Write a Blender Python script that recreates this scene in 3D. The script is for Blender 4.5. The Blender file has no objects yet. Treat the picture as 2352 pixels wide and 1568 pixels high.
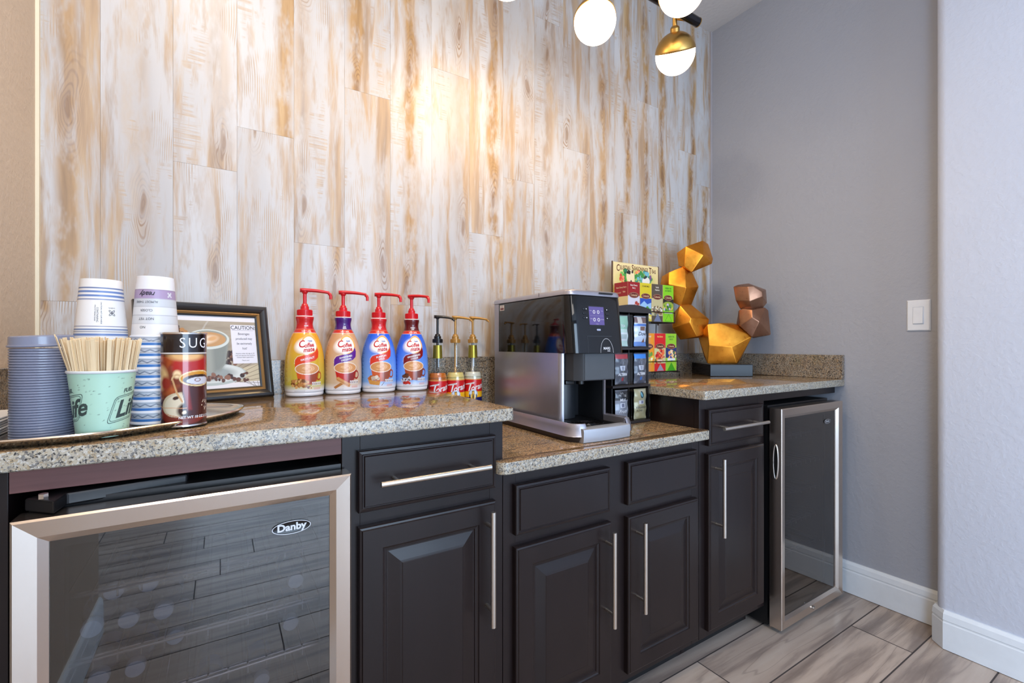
import bpy, bmesh, math, random
import numpy as np
from mathutils import Vector, Matrix

S = bpy.context.scene
COL = S.collection
PI = math.pi
TH = 0.5613            # yaw of the camera away from the back wall's normal
CAMH = 1.065

# ---------------------------------------------------------------- camera
cd = bpy.data.cameras.new('camera'); cam = bpy.data.objects.new('camera', cd); COL.objects.link(cam)
cam.location = (0, 0, CAMH); cam.rotation_euler = (PI/2, 0, -TH)
cd.sensor_width = 36; cd.lens = 1061.7*36/2352; cd.shift_y = 6.2/2352; cd.clip_start = 0.02
S.camera = cam
# ---------------------------------------------------------------- view, world, lights
S.view_settings.view_transform = 'Standard'; S.view_settings.look = 'None'
S.view_settings.gamma = 1; S.view_settings.use_curve_mapping = False
S.view_settings.exposure = 0.0
S.cycles.use_denoising = True
S.cycles.max_bounces = 8; S.cycles.transparent_max_bounces = 24; S.cycles.glossy_bounces = 4
S.cycles.sample_clamp_indirect = 6; S.cycles.caustics_reflective = False; S.cycles.caustics_refractive = False
W = bpy.data.worlds.new('world'); S.world = W; W.use_nodes = True
W.node_tree.nodes['Background'].inputs[0].default_value = (0.75, 0.85, 1, 1)
W.node_tree.nodes['Background'].inputs[1].default_value = 1.5

def area(name, loc, target, sx, sy, power, color, spread=PI):
    l = bpy.data.lights.new(name, 'AREA'); l.shape = 'RECTANGLE'; l.size = sx; l.size_y = sy
    l.energy = power; l.color = color; l.spread = spread
    o = bpy.data.objects.new(name, l); COL.objects.link(o); o.location = loc
    o.rotation_euler = (Vector(target)-Vector(loc)).to_track_quat('-Z', 'Y').to_euler()
    return o
# daylight entering by the big window in the wall behind the camera and the one to the left of it
area('window_light', (0.9, -3.45, 1.35), (0.9, 0, 1.25), 2.3, 2.0, 120, (0.56, 0.76, 1.0))
area('side_window_light', (-3.05, -1.4, 1.4), (2.2, 0.5, 0.9), 2.2, 1.9, 170, (0.46, 0.69, 1.0))
# added ceiling fill without any fixture, and the small recessed downlight at the left
area('ceiling_fill', (0.2, -0.9, 2.74), (0.2, -0.9, 0), 1.2, 1.2, 26, (1.0, 0.92, 0.84))
area('downlight_lamp', (-0.05, 0.45, 2.74), (0.15, 1.2, 1.2), 0.14, 0.14, 13, (1.0, 0.86, 0.70))

# ---------------------------------------------------------------- node helpers
def lin(c):
    c = np.asarray(c, float)/255.0
    return np.where(c <= 0.04045, c/12.92, ((c+0.055)/1.055)**2.4)
def L4(c):
    return tuple(lin(c)) + (1.0,)
def newmat(name):
    m = bpy.data.materials.new(name); m.use_nodes = True; nt = m.node_tree
    for n in list(nt.nodes): nt.nodes.remove(n)
    return m, nt
class G:
    """tiny node-graph writer"""
    def __init__(s, name):
        s.m, s.nt = newmat(name); s.out = s.nt.nodes.new('ShaderNodeOutputMaterial')
    def n(s, typ, ins=None, out=0, **kw):
        nd = s.nt.nodes.new('ShaderNode'+typ)
        for k, v in kw.items(): setattr(nd, k, v)
        for k, v in (ins or {}).items():
            sock = nd.inputs[k]
            if isinstance(v, bpy.types.NodeSocket): s.nt.links.new(v, sock)
            else: sock.default_value = v
        return nd.outputs[out]
    def math(s, op, a, b=0.0, c=None, clamp=False):
        ins = {0: a, 1: b}
        if c is not None: ins[2] = c
        return s.n('Math', ins, operation=op, use_clamp=clamp)
    def mix(s, f, a, b, mode='MIX'):
        nd = s.nt.nodes.new('ShaderNodeMix'); nd.data_type = 'RGBA'; nd.blend_type = mode
        for i, v in ((0, f), (6, a), (7, b)):
            if isinstance(v, bpy.types.NodeSocket): s.nt.links.new(v, nd.inputs[i])
            else: nd.inputs[i].default_value = v
        return nd.outputs[2]
    def ramp(s, f, stops, interp='LINEAR'):
        nd = s.nt.nodes.new('ShaderNodeValToRGB'); cr = nd.color_ramp; cr.interpolation = interp
        while len(cr.elements) < len(stops): cr.elements.new(0.5)
        for e, (p, c) in zip(cr.elements, stops): e.position = p; e.color = c if len(c) == 4 else L4(c)
        s.nt.links.new(f, nd.inputs[0]); return nd.outputs[0]
    def rng(s, v, a, b, c=0.0, d=1.0, smooth=False):
        nd = s.nt.nodes.new('ShaderNodeMapRange'); nd.interpolation_type = 'SMOOTHSTEP' if smooth else 'LINEAR'
        for i, x in enumerate((v, a, b, c, d)):
            if isinstance(x, bpy.types.NodeSocket): s.nt.links.new(x, nd.inputs[i])
            else: nd.inputs[i].default_value = x
        return nd.outputs[0]
    def noise(s, vec, scale, detail=2, rough=0.5, dist=0.0, out=0):
        return s.n('TexNoise', {'Vector': vec, 'Scale': scale, 'Detail': detail, 'Roughness': rough, 'Distortion': dist}, out)
    def vmul(s, vec, xyz):
        return s.n('VectorMath', {0: vec, 1: xyz}, operation='MULTIPLY')
    def vadd(s, a, b):
        return s.n('VectorMath', {0: a, 1: b}, operation='ADD')
    def bsdf(s, **kw):
        nd = s.nt.nodes.new('ShaderNodeBsdfPrincipled')
        for k, v in kw.items():
            k = {'color': 'Base Color', 'rough': 'Roughness', 'metal': 'Metallic', 'normal': 'Normal', 'emit': 'Emission Color',
                 'emits': 'Emission Strength', 'coat': 'Coat Weight', 'coatr': 'Coat Roughness', 'ior': 'IOR', 'trans': 'Transmission Weight', 'alpha': 'Alpha',
                 'spec': 'Specular IOR Level', 'sss': 'Subsurface Weight', 'aniso': 'Anisotropic'}[k]
            if isinstance(v, bpy.types.NodeSocket): s.nt.links.new(v, nd.inputs[k])
            else: nd.inputs[k].default_value = v
        return nd.outputs[0]
    def bump(s, h, strength=0.3, dist=0.001):
        return s.n('Bump', {'Height': h, 'Strength': strength, 'Distance': dist})
    def done(s, sh):
        s.nt.links.new(sh, s.out.inputs[0]); return s.m
    def obj(s): return s.n('TexCoord', out=3)

_M = {}
def plain(name, rgb=(128, 128, 128), rough=0.5, metal=0.0, coat=0.0, bump=0.0, **kw):
    """procedural material: base colour with a faint noise variation, optional grain bump"""
    if name in _M: return _M[name]
    g = G(name); co = g.obj()
    nz = g.noise(co, 35, 3)
    c = L4(rgb); d = tuple(x*0.9 for x in c[:3])+(1,)
    col = g.mix(nz, d, c)
    a = dict(color=col, rough=rough, metal=metal, coat=coat, coatr=0.08)
    if bump: a['normal'] = g.bump(g.noise(co, 600, 2), bump, 0.0005)
    a.update(kw)
    _M[name] = g.done(g.bsdf(**a)); return _M[name]
def emis(name, rgb, strength):
    if name in _M: return _M[name]
    g = G(name); nd = g.n('Emission', {0: L4(rgb), 1: strength}); _M[name] = g.done(nd); return _M[name]
def clear(name, tint=(1, 1, 1), ior=1.5, rough=0.02, base=0.0, film=None):
    """thin clear sheet: see-through plus mirror reflection by Fresnel"""
    if name in _M: return _M[name]
    g = G(name)
    tr = g.n('BsdfTransparent', {0: tuple(tint)+(1,)})
    gl = g.n('BsdfGlossy', {'Color': (1, 1, 1, 1), 'Roughness': rough})
    fr = g.n('Fresnel', {0: ior})
    if base: fr = g.math('ADD', fr, base, clamp=True)
    fr = g.math('MULTIPLY', fr, g.math('SUBTRACT', 1.0, g.n('NewGeometry', out=6)))   # reflect once, at the outer face
    sh = g.n('MixShader', {0: fr, 1: tr, 2: gl})
    if film:
        sh = g.n('MixShader', {0: film[1], 1: sh, 2: g.n('BsdfDiffuse', {0: L4(film[0])})})
    _M[name] = g.done(sh); return _M[name]
def painted(name, rough=0.35, metal=0.0, coat=0.0, bump=0.0):
    """printed surface: the print is the 'paint' colour attribute computed below in code"""
    if name in _M: return _M[name]
    g = G(name); a = g.n('Attribute', attribute_name='paint', out=0)
    kw = dict(color=a, rough=rough, metal=metal, coat=coat, coatr=0.05)
    if bump: kw['normal'] = g.bump(g.noise(g.obj(), 400, 2), bump, 0.0005)
    _M[name] = g.done(g.bsdf(**kw)); return _M[name]

# ---------------------------------------------------------------- object helpers
def tag(o, label=None, cat=None, group=None, kind=None):
    if label: o['label'] = label
    if cat: o['category'] = cat
    if group: o['group'] = group
    if kind: o['kind'] = kind
    return o
def thing(name, label, cat, loc=(0, 0, 0), rz=0.0, group=None, rot=None):
    o = bpy.data.objects.new(name, None); COL.objects.link(o); o.empty_display_size = 0.03
    o.location = loc; o.rotation_euler = rot if rot else (0, 0, rz)
    return tag(o, label, cat, group)
def link(name, me, mat, parent=None, smooth=False):
    o = bpy.data.objects.new(name, me); COL.objects.link(o)
    if mat is not None: me.materials.append(mat)
    if smooth:
        for p in me.polygons: p.use_smooth = True
        if smooth != 'all':
            me.set_sharp_from_angle(angle=math.radians(smooth if smooth is not True else 40))
    if parent is not None: o.parent = parent
    return o
def copytree(o, parent=None):
    c = o.copy(); COL.objects.link(c)
    if parent is not None: c.parent = parent
    for ch in list(o.children): copytree(ch, c)
    return c
class MB:
    def __init__(s): s.b = bmesh.new()
    def box(s, x0, x1, y0, y1, z0, z1, bev=0.0, seg=2, M=None):
        r = bmesh.ops.create_cube(s.b, size=1.0); vs = r['verts']
        for v in vs:
            v.co = Vector((x0+(v.co.x+.5)*(x1-x0), y0+(v.co.y+.5)*(y1-y0), z0+(v.co.z+.5)*(z1-z0)))
            if M is not None: v.co = M @ v.co
        if bev:
            es = list({e for v in vs for e in v.link_edges})
            bmesh.ops.bevel(s.b, geom=es, offset=bev, segments=seg, profile=0.5, affect='EDGES')
        return s
    def loops(s, rings, cap0=True, cap1=True, closed=True):
        """rings: list of equally long point lists; skins consecutive rings"""
        R = [[s.b.verts.new(p) for p in r] for r in rings]; n = len(R[0])
        for a, b in zip(R, R[1:]):
            for i in range(n if closed else n-1):
                j = (i+1) % n
                try: s.b.faces.new((a[i], a[j], b[j], b[i]))
                except ValueError: pass
        if cap0: s.b.faces.new(list(reversed(R[0])))
        if cap1: s.b.faces.new(R[-1])
        return s
    def cyl(s, p0, p1, r0, r1=None, n=16, cap=True):
        r1 = r0 if r1 is None else r1
        p0 = Vector(p0); p1 = Vector(p1); d = (p1-p0).normalized()
        u = d.orthogonal().normalized(); v = d.cross(u)
        rg = [[p+(u*math.cos(2*PI*i/n)+v*math.sin(2*PI*i/n))*r for i in range(n)] for p, r in ((p0, r0), (p1, r1))]
        return s.loops(rg, cap, cap)
    def tube(s, pts, r, n=8, closed=False):
        """swept round tube through points"""
        P = [Vector(p) for p in pts]; m = len(P); rg = []
        u = None
        for i in range(m):
            a = P[i-1] if (i > 0 or closed) else P[i]; b = P[(i+1) % m] if (i < m-1 or closed) else P[i]
            d = (b-a).normalized()
            if u is None: u = d.orthogonal().normalized()
            u = (u-d*u.dot(d)).normalized(); v = d.cross(u)
            rr_ = r[i] if isinstance(r, (list, tuple)) else r
            rg.append([P[i]+(u*math.cos(2*PI*k/n)+v*math.sin(2*PI*k/n))*rr_ for k in range(n)])
        if closed: rg.append(rg[0]); return s.loops(rg, False, False)
        return s.loops(rg)
    def lathe(s, prof, n=48, M=None, cap0=True, cap1=True):
        rg = []
        for r, z in prof:
            ring = [Vector((r*math.cos(2*PI*i/n), r*math.sin(2*PI*i/n), z)) for i in range(n)]
            if M is not None: ring = [M @ p for p in ring]
            rg.append(ring)
        return s.loops(rg, cap0, cap1)
    def sphere(s, c, r, n=24, sc=(1, 1, 1)):
        m = Matrix.Translation(c) @ Matrix.Diagonal((sc[0], sc[1], sc[2], 1))
        bmesh.ops.create_uvsphere(s.b, u_segments=n, v_segments=n//2, radius=r, matrix=m); return s
    def prism(s, poly, axis, a, b):
        """poly: 2-D points; axis 'x'|'y'|'z' extruded from a to b"""
        f = {'z': lambda p, t: (p[0], p[1], t), 'y': lambda p, t: (p[0], t, p[1]), 'x': lambda p, t: (t, p[0], p[1])}[axis]
        return s.loops([[f(p, a) for p in poly], [f(p, b) for p in poly]])
    def bevel(s, w, seg=2, ang=30):
        bmesh.ops.remove_doubles(s.b, verts=s.b.verts, dist=1e-6)
        es = [e for e in s.b.edges if len(e.link_faces) == 2 and e.calc_face_angle(0) > math.radians(ang)]
        bmesh.ops.bevel(s.b, geom=es, offset=w, segments=seg, profile=0.5, affect='EDGES'); return s
    def build(s, name, mat, parent=None, smooth=False, M=None):
        if M is not None: bmesh.ops.transform(s.b, matrix=M, verts=s.b.verts)
        bmesh.ops.recalc_face_normals(s.b, faces=s.b.faces)
        me = bpy.data.meshes.new(name); s.b.to_mesh(me); s.b.free()
        return link(name, me, mat, parent, smooth)
def rr(x0, x1, y0, y1, r, n=6):
    """rounded rectangle outline, r: one radius or four (x0y0, x1y0, x1y1, x0y1)"""
    R = r if isinstance(r, (list, tuple)) else [r]*4; out = []
    for (cx, cy, a0), q in zip(((x0, y0, PI), (x1, y0, 1.5*PI), (x1, y1, 0), (x0, y1, .5*PI)), R):
        q = max(q, 1e-5)
        ox = cx+(q if cx == x0 else -q); oy = cy+(q if cy == y0 else -q)
        for i in range(n+1):
            a = a0+.5*PI*i/n; out.append((ox+q*math.cos(a), oy+q*math.sin(a)))
    return out
def rectloops(x0, x1, z0, z1, prof, yf):
    """nested rectangles in the XZ plane; prof: (inset, depth behind yf)"""
    return [[(x0+i, yf+d, z0+i), (x1-i, yf+d, z0+i), (x1-i, yf+d, z1-i), (x0+i, yf+d, z1-i)] for i, d in prof]

# ---------------------------------------------------------------- text
def text2d(s, size, shear=0.0, bold=0.0, align='CENTER', spacing=1.0, sx=1.0, sy=1.0, rot=0.0, at=(0, 0)):
    cu = bpy.data.curves.new('t', 'FONT'); cu.body = s; cu.size = size; cu.shear = shear; cu.offset = bold*size
    cu.align_x = align; cu.align_y = 'CENTER'; cu.space_character = spacing; cu.resolution_u = 3
    o = bpy.data.objects.new('t', cu); COL.objects.link(o)
    dg = bpy.context.evaluated_depsgraph_get(); dg.update()
    me = bpy.data.meshes.new_from_object(o.evaluated_get(dg))
    bpy.data.objects.remove(o); bpy.data.curves.remove(cu)
    ca, sa = math.cos(rot), math.sin(rot)
    vs = []
    for v in me.vertices:
        x, y = v.co.x*sx, v.co.y*sy; vs.append((x*ca-y*sa+at[0], x*sa+y*ca+at[1]))
    fs = [tuple(p.vertices) for p in me.polygons]
    bpy.data.meshes.remove(me); return vs, fs
def lettering(items, fn, mat, parent, name='lettering', step=0.0):
    """items: list of (verts2d, faces); fn maps (x, y) on the label to 3-D"""
    b = bmesh.new()
    for vs, fs in items:
        V = [b.verts.new((x, y, 0)) for x, y in vs]
        for f in fs:
            try: b.faces.new([V[i] for i in f])
            except ValueError: pass
    if step:
        xs = [v.co.x for v in b.verts]; x = min(xs)+step
        while x < max(xs):
            bmesh.ops.bisect_plane(b, geom=b.verts[:]+b.edges[:]+b.faces[:], plane_co=(x, 0, 0), plane_no=(1, 0, 0)); x += step
    for v in b.verts: v.co = Vector(fn(v.co.x, v.co.y))
    me = bpy.data.meshes.new(name); b.to_mesh(me); b.free()
    return link(name, me, mat, parent)
def poly2d(pts): return (list(pts), [tuple(range(len(pts)))])
def ring2d(cx, cy, rx, ry, w, a0=0, a1=2*PI, n=32):
    vs = []; fs = []
    for i in range(n+1):
        a = a0+(a1-a0)*i/n
        vs += [(cx+rx*math.cos(a), cy+ry*math.sin(a)), (cx+(rx-w)*math.cos(a), cy+(ry-w)*math.sin(a))]
    for i in range(n): fs.append((2*i, 2*i+2, 2*i+3, 2*i+1))
    return vs, fs

# ---------------------------------------------------------------- print painter (works on arrays of label coordinates)
_rs = np.random.RandomState(7)
_tab = _rs.rand(64, 64)
def vnoise(x, y):
    xi = np.floor(x).astype(int); yi = np.floor(y).astype(int); fx = x-xi; fy = y-yi
    fx = fx*fx*(3-2*fx); fy = fy*fy*(3-2*fy)
    t = lambda a, b: _tab[a % 64, b % 64]
    return (t(xi, yi)*(1-fx)+t(xi+1, yi)*fx)*(1-fy)+(t(xi, yi+1)*(1-fx)+t(xi+1, yi+1)*fx)*fy
def fbm(x, y, o=3):
    return sum(vnoise(x*2**i+i*7, y*2**i+i*3)/2**(i+1) for i in range(o))/(1-.5**o)
class Paint:
    def __init__(s, x, y, base, aa=0.0004):
        s.x = x; s.y = y; s.aa = aa; s.c = np.empty((len(x), 3)); s.c[:] = lin(base)
    def put(s, m, col):
        m = np.clip(m, 0, 1)[:, None]
        col = lin(col) if not (isinstance(col, np.ndarray) and col.ndim == 2) else col
        s.c = s.c*(1-m)+col*m; return s
    def below(s, d, soft=None):
        w = soft or s.aa; return np.clip(.5-d/w, 0, 1)
    def ell(s, cx, cy, rx, ry, col, rot=0.0, soft=None, a=1.0):
        X = s.x-cx; Y = s.y-cy; c, q = math.cos(rot), math.sin(rot); u = X*c+Y*q; v = -X*q+Y*c
        k = np.sqrt((u/rx)**2+(v/ry)**2); return s.put(a*s.below((k-1)*min(rx, ry), soft), col)
    def ring(s, cx, cy, rx, ry, w, col, a0=-9, a1=9, rot=0.0):
        X = s.x-cx; Y = s.y-cy; c, q = math.cos(rot), math.sin(rot); u = X*c+Y*q; v = -X*q+Y*c
        k = np.sqrt((u/rx)**2+(v/ry)**2); an = np.arctan2(v, u)
        m = s.below(np.abs((k-1)*min(rx, ry))-w/2)*((an >= a0) & (an <= a1)); return s.put(m, col)
    def rect(s, x0, x1, y0, y1, col, soft=None, a=1.0):
        d = np.maximum(np.maximum(x0-s.x, s.x-x1), np.maximum(y0-s.y, s.y-y1)); return s.put(a*s.below(d, soft), col)
    def poly(s, pts, col, soft=None, a=1.0):
        P = np.array(pts, float); n = len(P); ins = np.zeros(len(s.x), bool); d = np.full(len(s.x), 1e9)
        for i in range(n):
            ax, ay = P[i]; bx, by = P[(i+1) % n]
            with np.errstate(divide='ignore', invalid='ignore'):
                cr = ((ay > s.y) != (by > s.y)) & (s.x < (bx-ax)*(s.y-ay)/(by-ay+1e-15)+ax)
            ins ^= cr
            t = np.clip(((s.x-ax)*(bx-ax)+(s.y-ay)*(by-ay))/((bx-ax)**2+(by-ay)**2+1e-15), 0, 1)
            d = np.minimum(d, np.hypot(s.x-ax-t*(bx-ax), s.y-ay-t*(by-ay)))
        return s.put(a*s.below(np.where(ins, -d, d), soft), col)
    def line(s, pts, w, col, a=1.0):
        d = np.full(len(s.x), 1e9)
        for (ax, ay), (bx, by) in zip(pts, pts[1:]):
            t = np.clip(((s.x-ax)*(bx-ax)+(s.y-ay)*(by-ay))/((bx-ax)**2+(by-ay)**2+1e-15), 0, 1)
            d = np.minimum(d, np.hypot(s.x-ax-t*(bx-ax), s.y-ay-t*(by-ay)))
        return s.put(a*s.below(d-w/2), col)
    def vgrad(s, y0, y1, c0, c1):
        t = np.clip((s.y-y0)/(y1-y0), 0, 1)[:, None]
        m = ((s.y >= min(y0, y1)) & (s.y <= max(y0, y1)))[:, None]
        s.c = np.where(m, lin(c0)*(1-t)+lin(c1)*t, s.c); return s
    def blobs(s, cx, cy, rx, ry, cols, n, r, seed=0, soft=None):
        q = random.Random(seed)
        for i in range(n):
            a = q.random()*2*PI; k = math.sqrt(q.random()); rr_ = r*(.5+q.random())
            s.ell(cx+rx*k*math.cos(a), cy+ry*k*math.sin(a), rr_, rr_*(.6+.5*q.random()), cols[q.randrange(len(cols))], q.random()*3, soft)
        return s
def set_paint(me, cols):
    at = me.color_attributes.new('paint', 'FLOAT_COLOR', 'POINT')
    a = np.ones((len(me.vertices), 4), np.float32); a[:, :3] = cols; at.data.foreach_set('color', a.ravel())
def gridmesh(name, nx, ny, x0, x1, y0, y1, fn, paint, mat, parent, smooth=True, thick=None, skip=None):
    """grid over label coordinates, mapped by fn(x, y)->3-D arrays and coloured by paint(x, y)->rgb"""
    gx, gy = np.meshgrid(np.linspace(x0, x1, nx), np.linspace(y0, y1, ny)); x = gx.ravel(); y = gy.ravel()
    P = np.stack(fn(x, y), 1)
    me = bpy.data.meshes.new(name)
    i = np.arange((nx-1)*(ny-1)); r = i//(nx-1); c = i % (nx-1); a = r*nx+c
    F = np.stack([a, a+1, a+nx+1, a+nx], 1)
    me.from_pydata(P.tolist(), [], F.tolist()); set_paint(me, paint(x, y))
    return link(name, me, mat, parent, 'all' if smooth else False)
def lathe_painted(name, prof, n, paint, mat, parent, face=0.0, R=None, bottom=True):
    """surface of revolution; label x = arc angle * R measured from direction `face`, label y = height"""
    zs = np.array([p[1] for p in prof]); rs = np.array([p[0] for p in prof]); R = R or rs.max()
    nz = len(prof); th = np.linspace(-PI, PI, n, endpoint=False)
    T, I = np.meshgrid(th, np.arange(nz)); T = T.ravel(); I = I.ravel()
    r = rs[I]; z = zs[I]; A = T+face
    P = np.stack([r*np.cos(A), r*np.sin(A), z], 1); F = []
    for k in range(nz-1):
        a = k*n
        for j in range(n):
            F.append((a+j, a+(j+1) % n, a+n+(j+1) % n, a+n+j))
    if bottom: F.append(tuple(range(n-1, -1, -1)))
    F.append(tuple((nz-1)*n+j for j in range(n)))
    me = bpy.data.meshes.new(name); me.from_pydata(P.tolist(), [], F); set_paint(me, paint(T*R, z))
    return link(name, me, mat, parent, 50)
def resample(prof, step):
    out = []
    for (r0, z0), (r1, z1) in zip(prof, prof[1:]):
        k = max(1, int(math.hypot(r1-r0, z1-z0)/step))
        for i in range(k): out.append((r0+(r1-r0)*i/k, z0+(z1-z0)*i/k))
    return out+[prof[-1]]
def smooth_prof(prof, step=0.002):
    """Catmull-Rom through profile points"""
    P = [prof[0]]+list(prof)+[prof[-1]]; out = []
    for i in range(1, len(P)-2):
        a, b, c, d = [np.array(p, float) for p in P[i-1:i+3]]
        k = max(2, int(np.hypot(*(c-b))/step))
        for j in range(k):
            t = j/k; out.append(tuple(.5*((2*b)+(-a+c)*t+(2*a-5*b+4*c-d)*t*t+(-a+3*b-3*c+d)*t**3)))
    return out+[tuple(prof[-1])]

# ================================================================ surface materials
def m_wall(name, rgb, bump=0.25):
    g = G(name); co = g.obj()
    h = g.noise(co, 55, 3, .55); h2 = g.noise(co, 160, 2, .5)
    hh = g.math('ADD', g.rng(h, .40, .66, 0, 1, True), g.math('MULTIPLY', h2, .5))
    col = g.mix(g.noise(co, 3, 2), L4([c*.97 for c in rgb]), L4(rgb))
    return g.done(g.bsdf(color=col, rough=.62, normal=g.bump(hh, bump, 0.0018)))
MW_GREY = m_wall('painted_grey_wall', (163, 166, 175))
MW_BEIGE = m_wall('painted_beige_wall', (208, 188, 166))
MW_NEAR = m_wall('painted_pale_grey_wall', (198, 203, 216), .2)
M_CEIL = m_wall('ceiling_paint', (214, 212, 212), .15)
M_TRIM = plain('white_trim_paint', (228, 234, 240), .35)

def m_planks():
    g = G('whitewashed_plank'); co = g.obj()
    rnd = g.n('Attribute', attribute_name='rnd', out=1)
    sep = g.n('SeparateXYZ', {0: rnd}); nd = sep.node
    rx, rz, ex = nd.outputs[0], nd.outputs[1], nd.outputs[2]      # plank randoms, position across the plank
    off = g.n('CombineXYZ', {0: g.math('MULTIPLY', rx, 41.0), 1: 0.0, 2: g.math('MULTIPLY', rz, 53.0)})
    p = g.vadd(co, off)
    # slow warp so that the grain flows round knots
    warp = g.noise(g.vmul(p, (5, 1, 1.6)), 1.0, 2, .5, out=1)
    wv = g.vmul(g.vadd(warp, (-.5, -.5, -.5)), (.06, 0, .10))
    q = g.vadd(p, wv)
    # heartwood streak running up each plank: bare tan wood
    cs = g.math('ADD', g.rng(rx, 0, 1, .12, .88), g.math('MULTIPLY', g.math('SUBTRACT', g.noise(g.vmul(p, (0, 0, 1.7)), 1, 3, .6), .5), .7))
    dst = g.math('ABSOLUTE', g.math('SUBTRACT', ex, cs))
    wid = g.math('ADD', .05, g.math('MULTIPLY', g.noise(g.vmul(p, (0, 1, 4.5)), 1, 2), .26))
    streak = g.math('MULTIPLY', g.rng(g.math('SUBTRACT', dst, wid), -.12, .07, 1, 0, True), g.rng(rz, .15, .55, .25, 1))
    # knots
    zz = g.n('SeparateXYZ', {0: p}).node.outputs[2]
    v1 = g.n('TexVoronoi', {'W': g.math('MULTIPLY', zz, 1.75), 'Scale': 1.0, 'Randomness': 1.0}, 0, voronoi_dimensions='1D')
    wob = g.noise(g.vmul(p, (13, 1, 5)), 1.0, 2, .5)
    dx_ = g.math('MULTIPLY', g.math('ADD', g.math('SUBTRACT', ex, cs), g.math('MULTIPLY', g.math('SUBTRACT', wob, .5), .30)), 1.25)
    vo = g.math('SQRT', g.math('ADD', g.math('MULTIPLY', dx_, dx_), g.math('MULTIPLY', v1, v1)))
    knot = g.rng(vo, .03, .10, 1, 0, True)
    rings = g.math('SINE', g.math('MULTIPLY', g.math('ADD', vo, g.math('MULTIPLY', g.noise(g.vmul(q, (9, 1, 3.2)), 1, 3, .6), .42)), 165.0))
    ringm = g.math('MULTIPLY', g.rng(vo, .10, .34, 1, 0, True), g.math('MULTIPLY', g.rng(rings, -.5, 1, 0, 1, True), g.rng(g.noise(g.vmul(p, (11, 1, 7)), 1.0, 2), .36, .6, .1, 1, True)))
    # fine vertical grain lines, in patches
    lines = g.math('SINE', g.math('MULTIPLY', g.math('ADD', g.n('SeparateXYZ', {0: q}), g.math('MULTIPLY', g.noise(g.vmul(p, (9, 1, 1.3)), 1, 2), .035)), 1150.0))
    lpat = g.rng(g.noise(g.vmul(p, (16, 1, 6)), 1.0, 3, .6), .5, .66, 0, 1, True)
    lmask = g.math('MULTIPLY', g.rng(lines, -.4, 1, 0, 1, True), lpat)
    # sawn cross scratches
    cr = g.noise(g.vmul(p, (9, 1, 190)), 1.0, 2, .5)
    cpat = g.rng(g.noise(g.vmul(g.vadd(p, (3, 0, 9)), (14, 1, 5)), 1.0, 3, .6), .55, .64, 0, 1, True)
    cmask = g.math('MULTIPLY', g.rng(cr, .40, .68, 0, 1, True), cpat)
    # worn patches
    w1 = g.rng(g.noise(g.vmul(q, (20, 1, 2.0)), 1.0, 5, .6), .48, .64, 0, 1, True)
    w2 = g.rng(g.noise(g.vmul(g.vadd(q, (7, 0, 3)), (42, 1, 9)), 1.0, 3, .6), .52, .72, 0, .8, True)
    brk = g.rng(g.noise(g.vmul(p, (30, 1, 11)), 1.0, 3, .6), .30, .62, .2, 1, True)
    m = g.math('MULTIPLY', g.math('MULTIPLY', streak, brk), .98)
    for x, k in ((w1, .75), (w2, .6), (lmask, .68), (cmask, .55), (ringm, .8), (knot, .75)):
        m = g.math('MAXIMUM', m, g.math('MULTIPLY', x, k))
    tan = g.ramp(g.noise(g.vmul(q, (34, 1, 2.4)), 1.0, 4, .6), [(.25, (132, 100, 62)), (.5, (172, 136, 90)), (.75, (196, 166, 122))])
    tan = g.mix(g.math('MULTIPLY', g.rng(rings, 0, 1, 0, 1), g.rng(vo, .05, .36, .8, 0, True)), tan, L4((128, 92, 58)))
    tan = g.mix(g.math('MULTIPLY', knot, .75), tan, L4((128, 96, 68)))
    white = g.ramp(g.noise(g.vmul(p, (6, 1, 1.2)), 1.0, 3), [(.3, (176, 174, 175)), (.7, (197, 197, 199))])
    col = g.mix(m, white, tan)
    bm = g.math('SUBTRACT', 0.0, m)
    return g.done(g.bsdf(color=col, rough=.42, normal=g.bump(bm, .25, .0012)))
M_PLANK = m_planks()

def m_granite(name, pal, rough, coat, dk):
    """pal: base low, base high, fleck tan, fleck grey, fleck white, fleck black"""
    g = G(name); co = g.obj()
    w = g.vadd(co, g.vmul(g.vadd(g.noise(co, 90, 2, out=1), (-.5, -.5, -.5)), (.008, .008, .008)))
    flow = g.noise(g.vmul(w, (4.5, 17, 17)), 1.0, 4, .65, .5)
    c = g.mix(g.rng(flow, .38, .62, 0, 1, True), L4(pal[0]), L4(pal[1]))
    def fl(c, seed, sc, a, b, col, k=1.0, st=(1, 1, 1)):
        n = g.noise(g.vmul(g.vadd(w, (seed, seed*.7, seed*.3)), st), sc, 3, .62)
        return g.mix(g.rng(n, a, b, 0, k, True), c, L4(col))
    c = fl(c, 3.1, 150, .50, .60, pal[2], .85)
    c = fl(c, 7.7, 250, .54, .62, pal[4], .75)
    c = fl(c, 1.3, 190, .53, .60, pal[3], .9)
    c = fl(c, 5.9, 270, .565, .62, pal[5], .95)
    c = fl(c, 9.2, 26, .58, .68, pal[5], dk, (.5, 2.2, 2.2))
    return g.done(g.bsdf(color=c, rough=rough, spec=.5, coat=coat, coatr=.03))
M_GRAN = m_granite('polished_granite', [(150, 118, 82), (122, 102, 80), (170, 134, 92), (86, 74, 62), (186, 166, 136), (38, 33, 30)], .09, .3, .6)  # golden tone: the plank wall's warm reflection put into the top colour
M_GEDGE = m_granite('front_lit_granite_edge', [(166, 160, 148), (172, 164, 146), (160, 142, 112), (104, 104, 104), (200, 200, 196), (34, 34, 38)], .28, .05, .25)  # paler copy of the granite: cool front light put into the edge colour
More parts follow.
